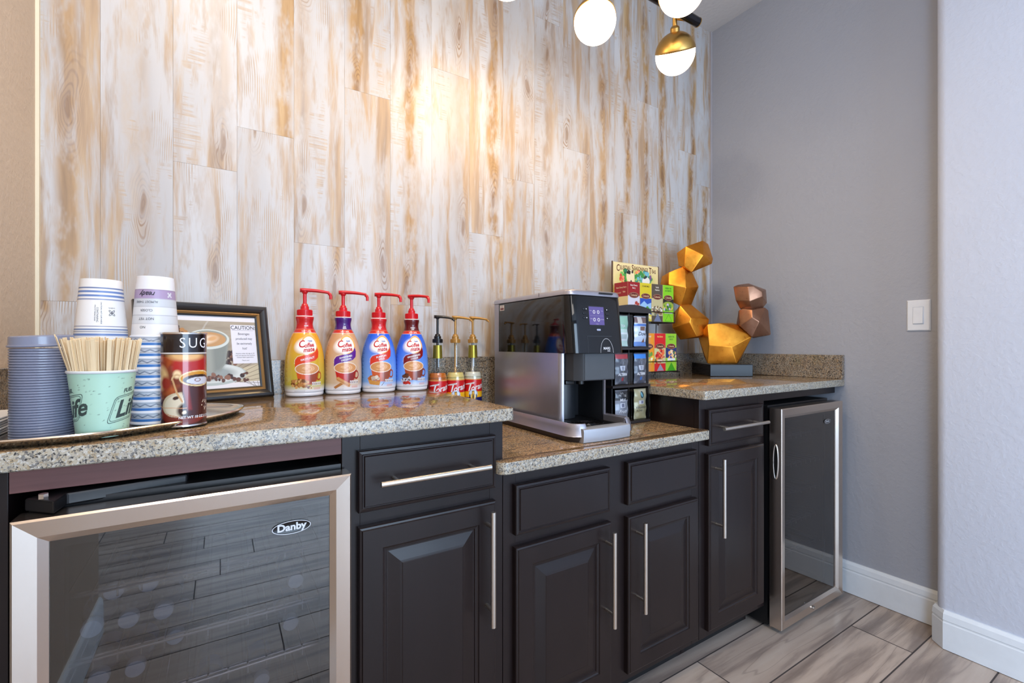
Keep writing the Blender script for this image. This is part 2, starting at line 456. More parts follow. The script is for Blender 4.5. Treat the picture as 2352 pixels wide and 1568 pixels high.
M_GSPL = m_granite('granite_splash_face', [(126, 112, 96), (148, 138, 124), (160, 134, 102), (84, 80, 78), (190, 182, 168), (36, 33, 34)], .12, .2, .6)


def m_floor():
    g = G('wood_look_floor_tile'); co = g.obj()
    rnd = g.n('Attribute', attribute_name='rnd', out=1)
    p = g.vadd(co, g.vmul(rnd, (37, 29, 0)))
    sp = g.n('SeparateXYZ', {0: rnd})
    w = g.vadd(p, g.vmul(g.vadd(g.noise(g.vmul(p, (1.6, 5, 1)), 1, 2, out=1), (-.5, -.5, -.5)), (.2, .07, 0)))
    a = g.noise(g.vmul(w, (1.5, 17, 1)), 1.0, 4, .5, .25)
    b = g.noise(g.vmul(w, (7, 60, 1)), 1.0, 3, .6)
    f = g.math('ADD', g.math('MULTIPLY', a, .8), g.math('MULTIPLY', b, .2))
    c = g.ramp(f, [(.28, (116, 102, 95)), (.42, (150, 135, 125)), (.5, (184, 167, 154)), (.62, (198, 183, 170)), (.75, (206, 196, 186))])
    vein = g.math('ABSOLUTE', g.math('SUBTRACT', g.noise(g.vmul(w, (1.0, 12, 1)), 1.0, 2, .45, .3), .5))
    c = g.mix(g.rng(vein, .0, .012, .4, 0, True), c, L4((116, 102, 95)))
    c = g.mix(g.math('MULTIPLY', sp, .28), c, L4((128, 120, 118)))
    return g.done(g.bsdf(color=c, rough=.33, spec=.45, normal=g.bump(b, .08, .0008)))
M_FLOOR = m_floor()
M_GROUT = plain('floor_grout', (72, 66, 66), .9)

def m_cab():
    g = G('espresso_cabinet_finish'); co = g.obj()
    n = g.noise(g.vmul(co, (6, 6, 1.2)), 3.0, 3, .6)
    c = g.mix(n, L4((23, 17, 18)), L4((35, 26, 26)))
    return g.done(g.bsdf(color=c, rough=.32, coat=.05, coatr=.12, spec=.34))
M_CAB = m_cab()
def m_rail():
    g = G('unfinished_reddish_rail'); co = g.obj()
    n = g.noise(g.vmul(co, (4, 30, 90)), 1.0, 4, .6)
    return g.done(g.bsdf(color=g.mix(n, L4((84, 52, 50)), L4((122, 80, 76))), rough=.5))
M_RAIL = m_rail()
def m_brushed(name, rgb, rough=.28, sc=(900, 900, 6)):
    g = G(name); co = g.obj(); n = g.noise(g.vmul(co, sc), 1.0, 2)
    return g.done(g.bsdf(color=g.mix(n, L4([c*.98 for c in rgb]), L4(rgb)), metal=1.0, rough=g.rng(n, 0, 1, rough-.015, rough+.02)))
M_STEEL = m_brushed('brushed_stainless_steel', (216, 204, 194), .26)
M_STEELH = m_brushed('satin_nickel_pull', (214, 208, 200), .30, (60, 900, 900))
M_CHROME = plain('polished_silver_plate', (226, 222, 218), .17, 1.0)
M_BLK = plain('black_plastic', (20, 20, 22), .38)
M_BLKG = plain('gloss_black_plastic', (7, 8, 11), .07, 0, 0)
M_DARK = plain('dark_cavity', (26, 27, 30), .5)
M_SILV = plain('silver_painted_plastic', (176, 174, 184), .30, .75)
M_WHITEP = plain('white_plastic', (232, 236, 242), .35)
M_BRASS = plain('satin_brass', (206, 164, 92), .36, 1.0)
M_GUN = plain('gunmetal_tube', (52, 50, 54), .22, .9)
M_TINT = clear('tinted_fridge_glass', (.52, .53, .56), 1.95, .015, .015)
M_CLEAR = clear('clear_acrylic', (.975, .98, .985), 1.45, .03)

# ================================================================ room shell
XL, XR, YB, CEIL = -0.382, 2.285, 1.573, 2.78
NX = 2.148                     # nearer, thicker part of the right wall
def struct(o): o['kind'] = 'structure'; return o
# --- floor of wood-look tiles: rows along X, 183 mm wide, 1.22 m long
def build_floor():
    b = bmesh.new(); lay = b.loops.layers.float_color.new('rnd')
    q = random.Random(4); w = .1845; g_ = .0022; L = 1.222
    offs = {0: 1.353, -1: 2.02-0.0, -2: 1.62, -3: 1.2, 1: 1.8}
    for k in range(-26, 5):
        y0 = .7985+k*w; o = offs.get(k, q.random()*L)
        x = o-L*math.ceil((o+3.4)/L)
        while x < 2.5:
            r = (q.random(), q.random(), q.random(), 1)
            ys = (y0+g_, y0+w-g_)
            f = b.faces.new([b.verts.new(c) for c in ((x+g_, ys[0], 0), (x+L-g_, ys[0], 0), (x+L-g_, ys[1], 0), (x+g_, ys[1], 0))])
            for l in f.loops: l[lay] = r
            x += L
    me = bpy.data.meshes.new('floor'); b.to_mesh(me); b.free()
    o = struct(link('floor', me, M_FLOOR))
    bb = MB().box(-3.4, 2.6, -4.1, 1.75, -.06, -.0008).build('grout_bed', M_GROUT, o)
build_floor()
struct(MB().box(-3.4, 2.6, -3.75, 1.75, CEIL, CEIL+.08).build('ceiling', M_CEIL))

# --- back wall: plaster behind whitewashed planks
def build_back():
    base = struct(MB().box(-3.4, 2.5, YB+.004, YB+.12, 0, CEIL).build('wall_back', plain('plank_gap_backing', (150, 130, 110), .9)))  # plain tan backing that shows in the gaps between planks
    W_ = .15147
    joints = {-1: 1.172, 0: 2.31, 1: 1.569, 2: 1.702, 3: 1.381, 4: 1.906, 5: 1.202, 6: 2.07, 7: 1.49, 8: 1.728, 9: 2.428, 10: 1.914,
              11: 1.28, 12: 1.686, 13: 2.249, 14: 1.581, 15: 2.077, 16: 1.924}
    b = bmesh.new(); lay = b.loops.layers.float_color.new('rnd'); q = random.Random(21); L = 1.225; e = .00022
    for k in range(-1, 17):
        x0 = -.264+k*W_; x1 = x0+W_; x0 = max(x0, XL); x1 = min(x1, XR); ex0 = (x0+.264)/W_-k; ex1 = (x1+.264)/W_-k
        z = joints[k]-L*2; r = None
        while z < CEIL:
            za, zb = max(z, .75), min(z+L, CEIL)
            if zb > za:
                rr_ = (q.random(), q.random())
                vs = [b.verts.new(c) for c in ((x0+e, YB, za+e), (x1-e, YB, za+e), (x1-e, YB, zb-e), (x0+e, YB, zb-e))]
                f = b.faces.new(vs)
                for l, ex in zip(f.loops, (ex0, ex1, ex1, ex0)): l[lay] = (rr_[0], rr_[1], ex, 1)
                # short returns into the gap
            z += L
    r = bmesh.ops.extrude_face_region(b, geom=b.faces[:])
    bmesh.ops.translate(b, vec=(0, .005, 0), verts=[v for v in r['geom'] if isinstance(v, bmesh.types.BMVert)])
    bmesh.ops.recalc_face_normals(b, faces=b.faces)
    me = bpy.data.meshes.new('plank_cladding'); b.to_mesh(me); b.free()
    link('plank_cladding', me, M_PLANK, base)
build_back()
struct(MB().box(XL, XL+.007, YB-.010, YB+.002, 0, CEIL).build('trim_1', plain('cream_edge_trim', (232, 222, 196), .5)))
struct(MB().box(XR-.012, XR, YB-.008, YB+.002, 0, CEIL).build('trim_2', plain('pale_corner_bead', (176, 172, 176), .5)))
# --- side walls
struct(MB().box(XL-.14, XL, -.40, YB, 0, CEIL).build('wall_left', MW_BEIGE))
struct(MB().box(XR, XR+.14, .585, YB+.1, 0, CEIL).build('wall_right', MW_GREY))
cor = [(NX+.03, .591)] + [(NX+.03-.03*math.sin(a), .561+.03*math.cos(a)) for a in [PI/2*i/8 for i in range(1, 9)]]
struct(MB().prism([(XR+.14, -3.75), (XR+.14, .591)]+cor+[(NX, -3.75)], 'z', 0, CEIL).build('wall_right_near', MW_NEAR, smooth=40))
struct(MB().box(-3.34, -3.2, -3.75, -2.6, 0, CEIL).build('wall_side_front', MW_GREY))
struct(MB().box(-3.34, -3.2, -.2, YB, 0, CEIL).build('wall_side_rear', MW_GREY))
struct(MB().box(-3.34, -3.2, -2.6, -.2, 0, .45).build('wall_side_sill', MW_GREY))
struct(MB().box(-3.34, -3.2, -2.6, -.2, 2.35, CEIL).build('wall_side_head', MW_GREY))
struct(MB().box(-3.34, -.35, -3.75, -3.6, 0, CEIL).build('wall_front_left', MW_BEIGE))
struct(MB().box(2.1, 2.42, -3.75, -3.6, 0, CEIL).build('wall_front_right', MW_GREY))
struct(MB().box(-.35, 2.1, -3.75, -3.6, 2.4, CEIL).build('wall_front_head', MW_GREY))
struct(MB().box(-.35, 2.1, -3.75, -3.6, 0, .3).build('wall_front_sill', MW_GREY))
def window(name, x0, x1, z0, z1, y, n, horizontal=True):
    m = MB(); t = .05
    for a, c in ((x0, x0+t), (x1-t, x1)): m.box(a, c, y, y+.06, z0, z1, .004)
    for a, c in ((z0, z0+t), (z1-t, z1)): m.box(x0+t, x1-t, y, y+.06, a, c, .004)
    for i in range(1, n): xx = x0+(x1-x0)*i/n; m.box(xx-.02, xx+.02, y+.01, y+.05, z0+t, z1-t, .003)
    return m
w = window('window_1', -.35, 2.1, .3, 2.4, -3.72, 3)
o = struct(w.build('window_1', M_TRIM)); MB().box(-.31, 2.06, -3.70, -3.694, .34, 2.36).build('glass_pane', clear('window_glass', (.97, .98, 1), 1.5), o)
w = window('window_2', -2.6, -.2, .45, 2.35, 0, 2)
o = struct(w.build('window_2', M_TRIM, M=Matrix.Translation((-3.25, 0, 0)) @ Matrix.Rotation(PI/2, 4, 'Z')))
MB().box(-3.30, -3.294, -2.56, -.24, .49, 2.31).build('glass_pane', clear('window_glass'), o)

# --- baseboards: tall white board with a groove and a chamfered top
BB = [(0, 0), (.014, 0), (.014, .092), (.0125, .095), (.0125, .099), (.014, .102), (.012, .122), (.006, .133), (0, .133)]
def baseboard(name, path):
    """path: [(x, y, nx, ny)] points on the wall line with outward offset directions"""
    rings = [[(x+nx*d, y+ny*d, z+.002) for d, z in BB] for x, y, nx, ny in path]
    m = MB(); m.loops(rings, True, True, closed=True); return struct(m.build(name, M_TRIM))
baseboard('baseboard_right', [(XR, YB, -1, 0), (XR, .605, -1, 0)])
c_ = math.tan(PI/8)
baseboard('baseboard_right_near', [(XR, .591, 0, 1), (NX+.026, .591, -c_, 1), (NX, .563, -1, c_*.6), (NX, -3.6, -1, 0)])
baseboard('baseboard_left', [(XL, -.40, 1, 0), (XL, .96, 1, 0)])
M_ = None

# --- wall switch
sw = thing('light_switch', 'white rocker light switch plate on the grey right wall', 'light switch', (XR, .676, 1.176))
sp = MB(); 
def plate(x, y0, y1, z0, z1, d, bev):
    return MB().loops([[(x, y0, z0), (x, y1, z0), (x, y1, z1), (x, y0, z1)], [(x-d*.4, y0, z0), (x-d*.4, y1, z0), (x-d*.4, y1, z1), (x-d*.4, y0, z1)],
                       [(x-d, y0+bev, z0+bev), (x-d, y1-bev, z0+bev), (x-d, y1-bev, z1-bev), (x-d, y0+bev, z1-bev)]])
plate(-.0005, -.036, .036, -.060, .060, .007, .004).build('wall_plate', M_WHITEP, sw)
MB().box(-.0085, -.006, -.017, .017, -.034, .034, .001).build('switch_bezel', plain('switch_bezel_white', (206, 212, 222), .4), sw)
MB().loops([[(-.008, -.0145, -.031), (-.008, .0145, -.031), (-.008, .0145, .031), (-.008, -.0145, .031)],
            [(-.0125, -.0145, -.031), (-.0125, .0145, -.031), (-.0095, .0145, .031), (-.0095, -.0145, .031)]]).build('rocker', M_WHITEP, sw)
for z in (-.048, .048):
    MB().cyl((-.0068, 0, z), (-.0082, 0, z), .0026, n=12).build('screw', M_WHITEP, sw)

# ================================================================ countertops and splashbacks
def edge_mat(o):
    """side faces take a lighter granite copy, front light painted into the colour"""
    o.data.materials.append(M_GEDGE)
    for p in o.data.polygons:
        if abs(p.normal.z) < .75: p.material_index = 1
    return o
def slab(name, x0, x1, y0, y1, z1, rad, label):
    out = rr(x0, x1, y0, y1, rad, 6); t = .030
    m = MB(); e = .003
    def ins(d): return rr(x0+d, x1-d, y0+d, y1-d, [max(r-d, 0) for r in rad], 6)
    m.loops([[(x, y, z1-t) for x, y in ins(.002)], [(x, y, z1-t+.002) for x, y in out], [(x, y, z1-e) for x, y in out],
             [(x, y, z1-e*.3) for x, y in ins(e*.3)], [(x, y, z1) for x, y in ins(e)]])
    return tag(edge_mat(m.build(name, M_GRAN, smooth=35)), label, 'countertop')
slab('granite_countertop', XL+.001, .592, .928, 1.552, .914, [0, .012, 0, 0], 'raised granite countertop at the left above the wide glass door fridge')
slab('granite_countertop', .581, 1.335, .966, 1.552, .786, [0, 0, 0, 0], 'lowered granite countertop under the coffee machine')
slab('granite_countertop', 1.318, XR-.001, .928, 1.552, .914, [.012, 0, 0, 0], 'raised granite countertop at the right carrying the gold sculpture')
# the lowered slab's nose runs in front of both neighbouring face frames
lo = bpy.data.objects['granite_countertop.001']
bmn = MB(); oc = rr(.553, 1.346, .928, .964, [.022, .012, 0, 0], 8)
def insr(d): return rr(.553+d, 1.346-d, .928+d, .964, [.022-d, .012-d, 0, 0], 8)
bmn.loops([[(x, y, .756) for x, y in insr(.002)], [(x, y, .758) for x, y in oc], [(x, y, .783) for x, y in oc], [(x, y, .7851) for x, y in insr(.001)], [(x, y, .786) for x, y in insr(.003)]])
bmn.box(.581, 1.335, .963, .967, .757, .786)
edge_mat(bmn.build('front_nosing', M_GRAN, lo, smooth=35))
tag(MB().box(XL+.001, XR-.001, 1.553, 1.5725, .7865, 1.018, .0015).build('granite_splashback', M_GSPL), 'long granite splashback along the foot of the plank wall', 'splashback')
tag(MB().box(XR-.021, XR-.001, .928, 1.5525, .9145, 1.018, .0015).build('granite_splashback', M_GSPL), 'short granite splashback on the grey wall beside the sculpture', 'splashback')
tag(MB().box(XL+.001, XL+.021, .938, 1.5525, .9145, 1.018, .0015).build('granite_splashback', M_GSPL), 'granite splashback on the beige left wall behind the cup lids', 'splashback')

# ================================================================ base cabinets
YC = .965
def pull(parent, p0, p1, yb, name='bar_pull', r=.0061):
    """bar handle at Y=.913 with two posts back to the front at yb"""
    m = MB(); p0 = Vector(p0); p1 = Vector(p1); d = (p1-p0).normalized()
    m.cyl(p0, p1, r, n=20)
    for q in (p0+d*.036, p1-d*.036): m.cyl(q, (q.x, yb, q.z), .0047, n=14)
    return m.build(name, M_STEELH, parent, smooth=30)
DP = [(0, .0195), (0, .006), (.0015, .0035), (.005, .0025), (.007, 0), (.047, 0), (.0485, .003), (.052, .0045), (.0555, .0048), (.057, .0075), (.060, .0075), (.068, .0058), (.084, .0022), (.088, .0015), (.0895, .0005)]
def door(parent, x0, x1, z0, z1, hx=None, hz=None):
    o = MB().loops(rectloops(x0, x1, z0, z1, DP, .945)).build('door', M_CAB, parent)
    if hx: pull(o, (hx, .913, hz[0]), (hx, .913, hz[1]), .9455)
    return o
RP = [(0, .0195), (0, .006), (.0015, .0035), (.0065, .0022), (.0085, .0042), (.0105, .0042), (.0125, .001)]
def drawer(parent, x0, x1, z0, z1, hx=None, hz=None):
    o = MB().loops(rectloops(x0, x1, z0, z1, RP, .945)).build('drawer', M_CAB, parent)
    if hx: pull(o, (hx[0], .913, hz), (hx[1], .913, hz), .9465)
    return o
def cabinet(x0, x1, ztop, label, rails, mull=None):
    t = thing('base_cabinet', label, 'cabinet', (0, 0, 0))
    m = MB(); m.box(x0, x0+.018, YC+.02, 1.55, .10, ztop); m.box(x1-.018, x1, YC+.02, 1.55, .10, ztop); m.box(x0, x0+.018, 1.036, 1.55, .0005, .10); m.box(x1-.018, x1, 1.036, 1.55, .0005, .10)
    m.box(x0+.018, x1-.018, YC+.02, 1.55, .10, .118); m.box(x0+.018, x1-.018, 1.54, 1.55, .118, ztop)
    m.box(x0+.018, x1-.018, YC+.02, 1.54, ztop-.018, ztop)
    m.build('carcass', M_CAB, t)
    MB().box(x0+.018, x1-.018, 1.036, 1.05, .001, .10).build('toe_kick', plain('toe_kick_black', (16, 14, 15), .6), t)
    m = MB(); m.box(x0, x0+.036, YC, YC+.0195, .085, ztop, .0008); m.box(x1-.036, x1, YC, YC+.0195, .085, ztop, .0008)
    for a, c in rails: m.box(x0+.036, x1-.036, YC+.0003, YC+.0195, a, c, .0005)
    if mull: m.box(mull-.045, mull+.045, YC+.0002, YC+.0195, .1, ztop-.03, .0005)
    m.build('face_frame', M_CAB, t)
    return t
c1 = cabinet(.204, .5795, .8835, 'dark espresso base cabinet with one drawer and one door next to the wide fridge', [(.085, .125), (.68, .74), (.835, .8835)])
drawer(c1, .233, .552, .7245, .8495, (.268, .518), .7865); door(c1, .234, .552, .112, .6945, .524, (.421, .683))
c2 = cabinet(.581, 1.3355, .7555, 'dark espresso base cabinet with two doors under the coffee machine', [(.085, .125), (.555, .61), (.71, .7555)], .957)
drawer(c2, .608, .922, .597, .7205); drawer(c2, .992, 1.306, .600, .7235)
door(c2, .608, .926, .112, .567, .903, (.295, .554)); door(c2, .992, 1.310, .112, .566, 1.024, (.297, .555))
c3 = cabinet(1.3375, 1.722, .8835, 'narrow dark espresso base cabinet between the coffee machine and the tall glass fridge', [(.085, .125), (.68, .74), (.835, .8835)])
drawer(c3, 1.368, 1.690, .7265, .847, (1.397, 1.661), .786); door(c3, 1.366, 1.694, .112, .700, 1.398, (.430, .687))
s1 = thing('fridge_surround', 'dark side panel and reddish wooden rail framing the wide fridge', 'cabinet panel')
MB().box(XL+.001, -.264, YC, 1.55, .001, .8835, .0008).build('side_panel', M_CAB, s1)
MB().box(-.2635, .2035, YC+.001, YC+.02, .845, .8835, .0005).build('top_rail', M_RAIL, s1)
s2 = thing('fridge_surround', 'dark wooden rail across the top of the tall fridge beside the grey wall', 'cabinet panel')
MB().box(1.7225, XR-.001, YC, YC+.02, .852, .8835, .0008).build('top_rail', M_CAB, s2)

# ================================================================ glass door fridges
def oval_badge(parent, cx, cz, y, w, h, txt, ts):
    fn = lambda dy: (lambda x, z: (x, y-dy, z))
    m = MB(); n = 40
    m.loops([[(cx+w/2*k*math.cos(2*PI*i/n), y-d, cz+h/2*k*math.sin(2*PI*i/n)) for i in range(n)] for k, d in ((1, 0), (1, .0015), (.96, .0022), (.92, .0016), (.3, .0016))])
    b = m.build('badge', plain('badge_black', (14, 14, 18), .3), parent, smooth=60)
    lettering([ring2d(cx, cz, w/2, h/2, .0011, n=48)], fn(.0024), plain('badge_silver', (214, 216, 222), .3, .6), b, 'badge_rim')
    lettering([text2d(txt, ts, bold=.035, at=(cx, cz+.0005), sx=1.05, rot=0)], fn(.0021), plain('badge_silver', (214, 216, 222), .3, .6), b)
    return b
def fridge(x0, x1, ybk, yf, zb, zt, ztb, label, kick):
    t = thing('beverage_fridge', label, 'fridge')
    bx0, bx1, by0 = x0+.006, x1-.008, yf+.056
    m = MB()
    m.box(bx0, bx0+.03, by0, ybk, kick, ztb); m.box(bx1-.03, bx1, by0, ybk, kick, ztb)
    m.box(bx0+.03, bx1-.03, by0, ybk, ztb-.03, ztb); m.box(bx0+.03, bx1-.03, by0, ybk, kick, kick+.06); m.box(bx0+.03, bx1-.03, ybk-.03, ybk, kick+.06, ztb-.03)
    m.build('body', M_BLK, t)
    lin_ = MB(); e = .0006
    lin_.box(bx0+.03, bx0+.033, by0+.004, ybk-.03, kick+.06, ztb-.03); lin_.box(bx1-.033, bx1-.03, by0+.004, ybk-.03, kick+.06, ztb-.03)
    lin_.box(bx0+.033, bx1-.033, ybk-.034, ybk-.03, kick+.06, ztb-.03)
    lin_.build('liner', plain('fridge_liner', (58, 58, 60), .5), t)
    # door: mitred steel frame
    pr = [(0, .045), (0, .003), (.003, .0), (.027, .004), (.0375, .012), (.0385, .022), (.0385, .045)]
    d = MB().loops(rectloops(x0, x1, zb, zt, pr, yf)+[rectloops(x0, x1, zb, zt, [(0, .045)], yf)[0]], False, False).build('door', M_STEEL, t)
    i = .036
    MB().box(x0+i, x1-i, yf+.014, yf+.019, zb+i, zt-i).build('glass_pane', M_TINT, d)
    g = MB(); k = .052
    for (a, b_, c, e_) in ((x0+.038, x0+k, zb+.038, zt-.038), (x1-k, x1-.038, zb+.038, zt-.038), (x0+k, x1-k, zb+.038, zb+k), (x0+k, x1-k, zt-k, zt-.038)):
        g.box(a, b_, yf+.022, yf+.044, c, e_)
    g.build('gasket', M_BLK, d)
    for fx in (x0+.05, x1-.05):
        for fy in (yf+.09, ybk-.06): MB().cyl((fx, fy, 0.001), (fx, fy, kick), .016).build('foot', M_BLK, t)
    return t, d, (bx0+.034, bx1-.034, by0+.012, ybk-.036)
def wire_shelf(parent, bx, z, ribs=13):
    m = MB(); x0, x1, y0, y1 = bx; r = .0016
    for yy in (y0, y0+.012, (y0+y1)/2, y1-.01): m.cyl((x0, yy, z), (x1, yy, z), r*1.3, n=6)
    for k in range(ribs):
        x = x0+.004+(x1-x0-.008)*k/(ribs-1)
        m.tube([(x, y0, z-.012), (x, y0, z+.003), (x, y1-.004, z+.003)], r, 6)
    return m.build('wire_shelf', plain('shelf_wire', (190, 190, 196), .25, .9), parent)
f1, d1, bx1_ = fridge(-.2485, .2105, 1.48, .910, .04, .8175, .826, 'wide beverage fridge with steel framed glass door and water bottles inside', .03)
for z in (.668, .562, .474, .347, .21): wire_shelf(f1, bx1_, z)
oval_badge(d1, .108, .7335, .9235, .064, .0235, 'Danby', .0175)
hg = MB(); hg.loops([[(-.246, .958, z), (-.205, .918, z), (-.20, .958, z), (-.05, .985, z), (-.05, 1.02, z), (-.17, 1.03, z), (-.215, .99, z)] for z in (.819, .838)]).bevel(.003)
hg.build('hinge_cover', M_BLK, f1)
MB().cyl((-.222, .944, .838), (-.222, .944, .845), .006, n=6).build('hinge_bolt', M_CHROME, f1)
f2, d2, bx2_ = fridge(1.7285, 2.205, 1.50, .902, .018, .828, .835, 'tall narrow looking beverage fridge with empty shelves beside the grey wall', .012)
for z in (.70, .585, .47, .355, .24): wire_shelf(f2, bx2_, z, 11)
oval_badge(d2, 2.098, .750, .9155, .052, .018, 'Danby', .013)
# finger recess on the hinge-free side of the tall fridge's door
hp = MB(); P_ = []
for i in range(28):
    a = 2*PI*i/28; P_.append((1.7280, .9245+.0085*math.cos(a), .632+.063*math.sin(a)))
hp.tube(P_, .0028, 8, closed=True); hp.build('handle', M_STEELH, d2, smooth='all')
MB().loops([[(1.7278, .9245+.0075*math.cos(2*PI*i/28), .632+.061*math.sin(2*PI*i/28)) for i in range(28)], [(1.7270, .9245+.0075*math.cos(2*PI*i/28), .632+.061*math.sin(2*PI*i/28)) for i in range(28)]]).build('handle_recess', M_BLK, d2)
MB().cyl((1.96, .9035, .036), (1.96, .8975, .036), .007, n=16).build('door_lock', M_CHROME, d2)

# ================================================================ water bottles in the wide fridge
M_PET = clear('water_bottle_plastic', (.84, .89, .94), 1.5, .04, .06, film=((160, 180, 206), .2))
def make_bottle():
    t = thing('water_bottle', '', 'bottle')
    pr = smooth_prof([(.012, .0), (.0225, .004), (.0235, .02), (.0215, .03), (.0235, .04), (.0215, .05), (.0235, .06), (.0235, .1), (.022, .115), (.016, .135), (.0115, .150), (.0115, .158)], .004)
    MB().lathe(pr, 24).build('body', M_PET, t, smooth='all')
    MB().lathe([(.0238, .062), (.0238, .098)], 24, cap0=False, cap1=False).build('label', plain('bottle_label', (112, 140, 190), .4), t, smooth='all')
    cp = MB(); cp.lathe([(.0138, .153), (.0145, .155), (.0145, .168), (.0135, .1705), (.011, .171), (.0, .171)][:-1]+[(.002, .171)], 24)
    cp.build('cap', plain('bottle_cap_white', (216, 220, 228), .4), t, smooth=40)
    return t
wb = make_bottle(); first = True
Q = Matrix.Rotation(PI/2, 4, 'X')      # long axis towards -Y
spots = [(-.183, 1.05, .592, 'at the left end of the row of three'), (-.135, 1.05, .592, 'in the middle of the row of three'),
         (-.087, 1.05, .592, 'at the right end of the row of three'),
         (-.159, 1.08, .634, 'lying left on top of the row of three'), (-.111, 1.08, .634, 'lying right on top of the row of three'),
         (-.174, 1.05, .505, 'lying left on the shelf below the row of three'), (-.126, 1.05, .505, 'second on the shelf below the row of three'),
         (.126, 1.04, .592, 'alone on the shelf under the oval badge'), (.118, 1.05, .505, 'alone on the right of a lower shelf'),
         (-.075, 1.12, .505, 'third on the shelf below the row of three'), (-.02, 1.10, .378, 'low down near the middle of the fridge'), (.07, 1.10, .378, 'low down right of the middle of the fridge')]
for i, (x, y, z, tx) in enumerate(spots):
    o = wb if i == 0 else copytree(wb)
    o.rotation_euler = (PI/2, 0, 0); o.location = (x, y-.03+.171, z)
    tag(o, 'clear water bottle with white cap '+tx, 'bottle', 'water bottles in the wide fridge')

# ================================================================ pendant light: bar with brass-capped opal globes
ch = thing('globe_chandelier', 'linear chandelier with a dark bar and tilted brass capped opal globes', 'chandelier', (.98, 1.10, 2.30))
def cl(x, y, z): return (x-.98, y-1.10, z-2.30)
MB().cyl(cl(.40, 1.10, 2.275), cl(1.515, 1.10, 2.275), .0165, n=24).build('bar', M_GUN, ch, smooth=30)
for x in (.399, 1.5155):
    MB().cyl(cl(x, 1.10, 2.275), cl(x+.003, 1.10, 2.275), .0172, n=24).build('bar_end', M_BRASS, ch, smooth=30)
st = MB(); st.cyl(cl(.98, 1.10, 2.28), cl(.98, 1.10, 2.76), .008); st.lathe([(.06, .455), (.062, .46), (.062, .478), (.06, .479)], 32); st.build('stem_and_canopy', M_BRASS, ch, smooth=35)
M_OPAL = emis('lit_opal_glass', (255, 226, 188), 9.0)
GL = [(.745, 1.215, (-.15, -.25, 1)), (1.125, 1.235, (.16, .30, 1)), (1.495, 1.185, (-.55, -.42, 1)), (.50, .99, (0, -.3, 1)), (.93, .98, (.1, -.25, 1)), (1.30, 1.005, (0, .45, 1))]
for gx, gy, ax in GL:
    gz = 2.243 if gy < 1.1 else (2.193 if gx > 1.4 else 2.212)
    c = Vector(cl(gx, gy, gz)); a = Vector(ax).normalized(); R = .0735
    rot = a.to_track_quat('Z', 'Y').to_matrix().to_4x4(); M = Matrix.Translation(c) @ rot
    cap = MB(); n = 14; prf = [(R*1.035*math.sin(t), R*1.035*math.cos(t)) for t in [math.radians(6+76*i/n) for i in range(n+1)]]
    prf = [(.001, R*1.036)]+prf; prf += [(prf[-1][0]-.002, prf[-1][1]), ]
    cap.lathe(prf, 48, M, cap1=False); cp_ = cap.build('cap', M_BRASS, ch, smooth='all')
    nk = MB(); nk.lathe([(.017, R*1.01), (.017, R*1.01+.012), (.013, R*1.01+.017), (.0085, R*1.01+.020), (.0085, R*1.01+.05)], 24, M)
    nk.build('neck', M_BRASS, cp_, smooth=35)
    top = M @ Vector((0, 0, R*1.01+.045)); barp = Vector((min(c.x+.012, 1.50-.98), 0, -.025))
    MB().cyl(top, barp, .0075, n=14).build('arm', M_BRASS, cp_, smooth=30)
    gb = MB(); k = 24; gb.lathe([(R*math.sin(t), -R*math.cos(t)) for t in [math.radians(1+112*i/k) for i in range(k+1)]], 48, M)
    gb.build('globe', M_OPAL, ch, smooth='all')
# warm light of the lamps inside the globes
for gx, gy, ax in GL:
    l = bpy.data.lights.new('globe_lamp', 'SPOT'); l.energy = {.745: 3.4, 1.125: 4.6, 1.495: 1.8, .93: 6.5}.get(gx, 1.6); l.color = (1.0, .67, .30); l.shadow_soft_size = .06; l.spot_size = math.radians(175); l.spot_blend = .6
    o = bpy.data.objects.new('globe_lamp', l); COL.objects.link(o)
    a = Vector(ax).normalized(); o.location = Vector((gx, gy, 2.205))-a*.08
    o.rotation_euler = (-a).to_track_quat('-Z', 'Y').to_euler()

# ================================================================ silver tray
tr = thing('serving_tray', 'silver oval serving tray holding cups, lids and a sugar canister', 'tray', (-.14, 1.13, .9145))
to = [(.040, 1.165), (.040, 1.205), (.018, 1.242), (-.03, 1.285), (-.10, 1.32), (-.20, 1.335), (-.30, 1.32), (-.352, 1.27), (-.358, 1.10), (-.352, .985), (-.31, .946), (-.23, .936), (-.17, .944), (-.12, .968), (-.07, 1.0), (-.02, 1.045), (.02, 1.105)]
def spline(P, k=5):
    out = []; n = len(P)
    for i in range(n):
        a, b, c, d = [np.array(P[(i+j-1) % n]) for j in range(4)]
        for t in np.arange(k)/k: out.append(tuple(.5*((2*b)+(-a+c)*t+(2*a-5*b+4*c-d)*t*t+(-a+3*b-3*c+d)*t**3)))
    return out
tp = spline(to); cxy = np.array([-.16, 1.14])
def tl(s, z):
    out = []
    for p in tp:
        v = np.array(p)-cxy; L = np.hypot(*v); q = cxy+v*(L-s)/L; out.append((q[0]+.14, q[1]-1.13, z))
    return out
MB().loops([tl(.030, .0), tl(.018, .0006), tl(.006, .006), tl(.002, .0095), tl(.0, .0105), tl(-.001, .0125), tl(.001, .0145), tl(.004, .014), tl(.007, .0105), tl(.016, .004), tl(.028, .0025)]).build('tray', M_CHROME, tr, smooth=50)

ZT = .9172     # tray floor
